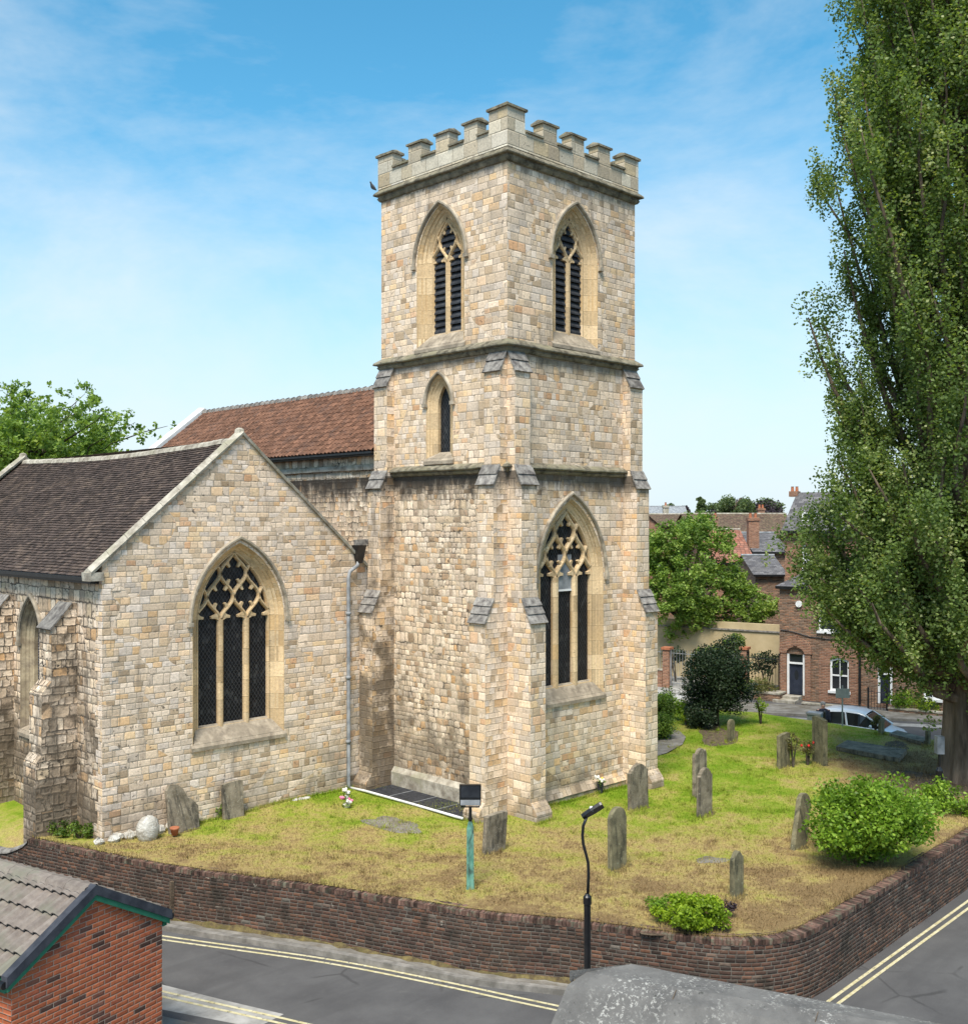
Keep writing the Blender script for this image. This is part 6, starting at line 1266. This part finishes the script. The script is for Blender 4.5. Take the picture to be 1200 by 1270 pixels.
chimney('tall red brick chimney right of the pinkish red roof', 928, 941, 642, 680, 76); chimney('small red chimney on the brown ridge', 940, 948, 630, 642, 98); chimney('slim orange chimney among the tree tops', 884, 890, 641, 655, 90, pots=1); chimney('buff chimney on the skyline above the broad tree', 822, 829, 627, 642, 110, 'coping_pale', 1); chimney('orange chimney behind the broad tree crown', 873, 879, 642, 655, 90, pots=1)
lp = [(869, 614, 641, 3.2, 'leaf_far', 'slim dark conifer pointing above the far roofs', .32), (912, 612, 640, 9, 'leaf_far', 'round pale green tree in the middle of the skyline', 1), (925, 622, 640, 14, 'leaf_copper', 'wide dark copper tree on the skyline', 1), (948, 615, 642, 9, 'leaf_far', 'domed green tree right of the copper tree on the skyline', 1), (889, 625, 642, 8, 'leaf_far', 'low loose green tree beside the conifer on the skyline', 1), (846, 627, 640, 5, 'leaf_copper', 'small dark purple tree on the skyline near the tower', 1), (826, 624, 640, 5, 'leaf_far', 'small pale green tree on the skyline nearest the tower', 1)]
for i, (x, yt, yb_, w, mt, lab, asp) in enumerate(lp):
    d = 235+i*6; s = d/FPX; b = atd(x, 648, d); zt = CAM.z-(yt-HZ)*s; zb = CAM.z-(yb_-HZ)*s-2; hh = (zt-zb)/2
    make_tree('conifer_tree' if i == 0 else 'distant_tree', lab, (b.x, b.y, ZRR), 0, w*(.28 if i == 0 else .5)*1.1, hh, (zt+zb)/2, mt, k=70, cr=w*.13, n_each=60, ls=.55, trunk_r=.3, group='trees on the skyline', seed=80+i, lobes=0 if i == 0 else 5)
# far tree line so the horizon closes softly
mb = MB(); P = []
for i in range(240):
    x = -600+1800*i/240*1.2; d = 420+rng.normal()*40; b = atd(x, 648, d); 
    for j in range(45): P.append((b.x+rng.normal()*7, b.y+rng.normal()*7, -1+rng.random()**1.3*(7.5+3*math.sin(i*.5))))
leaf_mesh('far_woodland', np.array(P), 2.4, rng.random(len(P))*.6, M['leaf_far'], None); tag(bpy.data.objects['far_woodland'], 'low band of distant woodland along the horizon', 'woodland', kind='stuff')
# ------------------------------------------------------------------ car, cabinet, person
def car():
    c = atd(1063, 648, 41.2); t = thing('parked_car', 'silver white hatchback parked in the street behind the lawn edge', 'car', (c.x, c.y, ZRR), RZT)
    # local x forward (to the right in the photo), y away from the church
    st = [(-2.02, .60, .30, .62, .80), (-1.96, .78, .22, .86, 1.0), (-1.6, .86, .20, .95, 0), (-.9, .87, .20, .95, 0), (0, .87, .20, .93, 0), (.75, .87, .20, .91, 0), (1.2, .85, .20, .86, 0), (1.75, .78, .22, .74, 0), (2.02, .55, .30, .58, 0)]
    rows = []
    for x, hw_, z0, zb, _ in st: rows.append([V((x, y*hw_, z)) for y, z in ((-.86, z0), (-1, z0+.14), (-1.0, z0+(zb-z0)*.55), (-.95, zb-.03), (-.80, zb+.01), (0, zb+.03), (.80, zb+.01), (.95, zb-.03), (1.0, z0+(zb-z0)*.55), (1, z0+.14), (.86, z0))])
    mb = MB(); mb.loft(rows, True, cap=True); part(mb, 'body', M['car_paint'], t, smooth=True)
    gh = [(-1.93, .60, .95), (-1.62, .64, 1.28), (-1.15, .645, 1.42), (-.4, .65, 1.47), (.2, .64, 1.44), (.55, .63, 1.34), (1.25, .66, .90)]
    mb = MB(); mb.loft([[V((x, -.78 if z < 1 else -.79, .90)), V((x, -w-.0, z)), V((x, w, z)), V((x, .79, .90))] for x, w, z in gh]); part(mb, 'glass', M['car_glass'], t)
    mb = MB(); top = [(-1.66, .645, 1.285), (-1.15, .66, 1.435), (-.4, .665, 1.485), (.2, .655, 1.455), (.50, .645, 1.37)]
    mb.loft([[V((x, -w-.02, z-.07)), V((x, -w+.02, z+.005)), V((x, -w*.5, z+.03)), V((x, w*.5, z+.03)), V((x, w-.02, z+.005)), V((x, w+.02, z-.07))] for x, w, z in top]); part(mb, 'roof', M['car_paint'], t, smooth=True)
    for s_ in (-1, 1):
        for nm, a, b in (('front_pillar', (.50, s_*.665, 1.35), (1.28, s_*.77, .88)), ('door_pillar', (-.35, s_*.69, 1.42), (-.25, s_*.80, .90)), ('rear_pillar', (-1.60, s_*.665, 1.26), (-1.78, s_*.76, .90))):
            mb = MB(); mb.tube([a, b], [.035, .05], 6); part(mb, nm, M['car_paint'], t)
        mb = MB(); blob(mb, (.75, s_*.93, .98), .09, (.7, 1.1, .7), 8, 5, 0); part(mb, 'mirror', M['car_paint'], t, smooth=True)
        for x in (-1.25, 1.3):
            mb = MB(); mb.tube([(x, s_*.68, .31), (x, s_*.88, .31)], .31, 18); w = part(mb, 'wheel', M['rubber'], t); mb = MB(); mb.tube([(x, s_*.881, .31), (x, s_*.895, .31)], .19, 12); part(mb, 'rim', M['lead'], w)
        mb = MB(); blob(mb, (1.84, s_*.58, .62), .13, (.7, 1, .5), 8, 5, 0); part(mb, 'headlight', M['lead'], t, smooth=True)
        mb = MB(); blob(mb, (-1.94, s_*.62, .80), .10, (.5, 1, 1), 8, 5, 0); part(mb, 'tail_light', M['petal_red'], t, smooth=True)
    t.scale = (.90, .90, .97)
car()
c = atd(1010, 648, 40.4); t = thing('utility_cabinet', 'grey metal cabinet standing at the rear of the silver car', 'cabinet', (c.x, c.y, ZRR), RZT); mb = MB(); mb.box((-.24, -.2, 0), (.24, .2, 1.38)); part(mb, 'body', M['steel'], t); mb = MB(); mb.box((-.28, -.24, 1.381), (.28, .24, 1.45)); part(mb, 'lid', M['lead'], t)
def person():
    c = atd(1020, 648, 41.0); t = thing('person', 'person in dark jacket with thin grey hair standing at the rear of the car', 'person', (c.x, c.y, ZRR), RZT+.6)
    vs = [(0, 0, .95), (0, 0, 1.2), (0, 0, 1.42), (0, .01, 1.50), (0, -.01, 1.57), (0, -.015, 1.66), (-.1, 0, .90), (-.11, .01, .48), (-.11, .03, .08), (-.11, -.1, .04), (.1, 0, .90), (.11, .02, .48), (.11, .04, .08), (.11, -.09, .04), (-.19, 0, 1.40), (-.25, .03, 1.12), (-.24, -.06, .87), (.19, 0, 1.40), (.25, .03, 1.12), (.24, -.08, .88), (-.24, -.09, .80), (.24, -.11, .81)]
    ed = [(0, 1), (1, 2), (2, 3), (3, 4), (4, 5), (0, 6), (6, 7), (7, 8), (8, 9), (0, 10), (10, 11), (11, 12), (12, 13), (2, 14), (14, 15), (15, 16), (2, 17), (17, 18), (18, 19), (16, 20), (19, 21)]
    rr = [.15, .14, .14, .06, .075, .085, .10, .065, .045, .035, .10, .065, .045, .035, .07, .05, .035, .07, .05, .035, .03, .03]
    me = bpy.data.meshes.new('body'); me.from_pydata(vs, ed, []); o = bpy.data.objects.new('body', me); COL.objects.link(o); o.parent = t
    o.modifiers.new('skin', 'SKIN'); sv = me.skin_vertices[0].data
    for i, r in enumerate(rr): sv[i].radius = (r*1.15 if i < 3 else r, r*.8 if i < 3 else r)
    sv[0].use_root = True; o.modifiers.new('sub', 'SUBSURF').render_levels = 2; me.materials.append(M['skin'])
    for nm, mt, zz in (('jacket', 'jacket', [(.82, .21, .15), (1.0, .20, .15), (1.25, .23, .16), (1.40, .24, .14), (1.47, .15, .11), (1.50, .075, .08)]), ('hair', 'hair', [(1.60, .088, .098), (1.66, .098, .112), (1.72, .088, .10), (1.755, .05, .055), (1.765, .003, .003)])):
        mb = MB(); mb.loft([[V((rx*math.cos(a), .015+ry*math.sin(a)*(1 if (nm == 'jacket' or math.sin(a) > 0) else .75), z)) for a in np.linspace(0, 2*math.pi, 14, endpoint=False)] for z, rx, ry in zz], True); part(mb, nm, M[mt], t, smooth=True)
    for s_ in (-1, 1):
        mb = MB(); mb.tube([(s_*.18, 0, 1.42), (s_*.255, .03, 1.12), (s_*.24, -.07, .87)], [.08, .065, .05], 9); part(mb, 'sleeve', M['jacket'], t, smooth=True)
        mb = MB(); mb.tube([(s_*.10, 0, .95), (s_*.11, .02, .5), (s_*.11, .04, .06)], [.12, .085, .065], 9); part(mb, 'trouser_leg', M['trousers'], t, smooth=True)
        mb = MB(); blob(mb, (s_*.035, -.088, 1.665), .012, n=6, m_=4, jit=0); part(mb, 'eye', M['black'], t)
        mb = MB(); blob(mb, (s_*.11, -.03, .04), .06, (.8, 2.0, .7), 8, 5, 0); part(mb, 'shoe', M['black'], t)
person()
# pigeon on the cornice
t = thing('pigeon', 'small grey pigeon perched on the left tip of the tower cornice', 'bird', (-.22, 5.15, ZC+.13), rad(200)); mb = MB()
mb.loft([[V((x, r*math.cos(a)*.8, z+r*math.sin(a))) for a in np.linspace(0, 2*math.pi, 9, endpoint=False)] for x, z, r in ((-.20, .06, .012), (-.14, .07, .03), (-.05, .085, .058), (.03, .10, .066), (.08, .14, .045), (.10, .175, .030), (.125, .195, .031), (.15, .195, .018), (.175, .188, .003))], True); part(mb, 'body', M['feather'], t, smooth=True)
# ================================================================== FOREGROUND BUILDINGS
def fgv(lat, dp, up): return V((CAM.x, CAM.y, CAM.z))+RT*lat+FW*dp+UP*up
# brick outbuilding
DA = 16.; Ax = fgv(-482/FPX*DA, DA, -455/FPX*DA); gd = RT*.5105+FW*.86; rd = -RT*.86+FW*.5105
s1, h1_ = .92*DA/10, .52*DA/10
rz = math.atan2(gd.y, gd.x)
sh = thing('outbuilding', 'orange brick outbuilding with grey corrugated tiled roof and green fascia at lower left', 'building', (Ax.x, Ax.y, Ax.z), rz)
# local: x along gable (to the right/away), y along ridge (rd = gd rotated +90), z up
dpn = -(Ax.z-ZRR); hwg = s1-.10; sl = h1_/s1; Lr = 9.
mb = MB(); mb.prism([(-hwg, dpn-.1), (hwg, dpn-.1), (hwg, -hwg*sl-.15), (0, -.15), (-hwg, -hwg*sl-.15)], lambda p, y: V((p[0], y, p[1])), .06, Lr-.1); part(mb, 'wall', M['brick_orange'], sh)
mb = MB(); c2 = math.sqrt(1+sl*sl)
for sg in (-1, 1):
    Sv_ = V((-sg, 0, sl)).normalized(); Nn_ = V((sg*sl, 0, 1)).normalized(); O_ = V((sg*s1, .10 if sg < 0 else Lr, -h1_)); Al = V((0, 1 if sg < 0 else -1, 0))
    pantiles(mb, O_, Al, Sv_, Nn_, Lr-.1, s1*c2-.1, .36, .20, .05, .055, 6, jit=.004, lip=.02, shape=[0, .35, .95, 1., .95, .35])
part(mb, 'roof', [M['conc_tile'], M['black']], sh)  # second slot: black backing that paints the shaded gaps under tile lips
mb = MB()
for i in range(20):
    a0, a1 = .08+i*.45, .08+(i+1)*.45-.006
    if a1 > Lr: break
    mb.loft([[V((x, a, z)) for x, z in ((-.17, -.055), (-.11, .035), (0, .06), (.11, .035), (.17, -.055))] for a in (a0, a1)], t=random.random())
part(mb, 'ridge_tiles', M['conc_tile'], sh)
for nm, mt, y0, y1, zt, zb, ex in (('barge_board', 'navy', -.035, .10, .075, -.075, .03), ('fascia', 'green_paint', -.012, .055, -.077, -.165, .0)):
    mb = MB()
    for sg in (-1, 1):
        xe = sg*(s1+ex); mb.prism([(0, zt), (xe, -abs(xe)*sl+zt), (xe, -abs(xe)*sl+zb), (0, zb)], lambda p, y: V((p[0], y, p[1])), y0, y1)
    part(mb, nm, M[mt], sh)
for sg in (-1, 1):
    mb = MB(); tb(mb, sg*(s1-.08), sg*(s1+.0), .06, Lr, -h1_-.20, -h1_-.03); part(mb, 'eaves_board', M['green_paint'], sh)
    mb = MB(); mb.tube([(sg*(s1+.05), .0, -h1_-.06), (sg*(s1+.05), Lr, -h1_-.06)], .055, 8); part(mb, 'gutter', M['black'], sh)
# lichened cement-coated roof
z1_ = 1.72-0; A1 = onz(711, 1211, 1.72); A2 = onz(1105, 1272, 1.72); dirr = (A2-A1).normalized(); prp = V((dirr.y, -dirr.x, 0))
if prp.dot(FW) > 0: prp = -prp
B1 = onz(706, 1204, 1.80); Bm = onz(783, 1196, 1.74); B2 = onz(1127, 1262, 1.6)
fr0 = thing('cement_roof_building', 'low building with weathered grey lichen spotted roof in the bottom right foreground', 'building', (A1.x, A1.y, ZRR))
loc = lambda p: V((p.x-A1.x, p.y-A1.y, p.z-ZRR))
def jl(a, b, n_, am=.012):
    out = []
    for i in range(n_+1): p = a.lerp(b, i/n_); out.append(V((p.x, p.y, p.z+random.uniform(-am, am))))
    return out
far = dirr*9
bk = (Bm-A1)-dirr*((Bm-A1).dot(dirr)); bk_d = V((bk.x, bk.y, 0)); 
R1 = A1; R2 = A1+far; K1 = Bm; K2 = Bm+(B2-Bm).normalized()*8.5
E1 = R1+prp*1.3-dirr*.42+V((0, 0, -1.25)); E2 = R2+prp*1.3+V((0, 0, -1.25))
mb = MB(); nn_ = 30
rowsE, rowsR, rowsK = jl(loc(E1), loc(E2), nn_, .01), jl(loc(R1), loc(R2), nn_, .012), jl(loc(K1), loc(K2), nn_, .01)
mid1 = [a.lerp(b, .90)+V((0, 0, .055)) for a, b in zip(rowsE, rowsR)]; mid2 = [a.lerp(b, .22)+V((0, 0, .012)) for a, b in zip(rowsR, rowsK)]
mb.loft([rowsE, [a.lerp(b, .45)+V((0, 0, .03)) for a, b in zip(rowsE, rowsR)], mid1, mid2, rowsK], False)
mb.face([loc(R1), loc(B1), loc(K1)]); part(mb, 'roof', M['felt'], fr0, smooth=False)
mb = MB(); sk = lambda P: [V((p.x, p.y, 0)) for p in P]
mb.loft([[rowsE[0], rowsR[0], loc(B1), rowsK[0], rowsK[-1], rowsR[-1], rowsE[-1]], [V((p.x, p.y, p.z-.12)) for p in [rowsE[0], rowsR[0], loc(B1), rowsK[0], rowsK[-1], rowsR[-1], rowsE[-1]]]], True); part(mb, 'roof_edge', M['felt'], fr0)
mb = MB(); fp = [rowsE[0], rowsR[0], rowsK[0], rowsK[-1], rowsE[-1]]; cc = sum(fp, V((0, 0, 0)))/5; ins_ = [cc+(p-cc)*.96 for p in fp]
mb.loft([[V((p.x, p.y, 0)) for p in ins_], [V((p.x, p.y, p.z-.10)) for p in ins_]], True); part(mb, 'wall', M['brick_dark'], fr0)
mb = MB()
for k, (f0, f1) in enumerate(((.145, .150), (.33, .334))):
    a, b = loc(R1).lerp(loc(R2), f0), loc(R1).lerp(loc(R2), f0)+loc(E1)-loc(R1); mb.tube([a+V((0, 0, .03)), a.lerp(b, .5)+V((0, 0, .045)), b+V((0, 0, .01))], .006, 4)
part(mb, 'roof_joint', M['soil'], fr0)
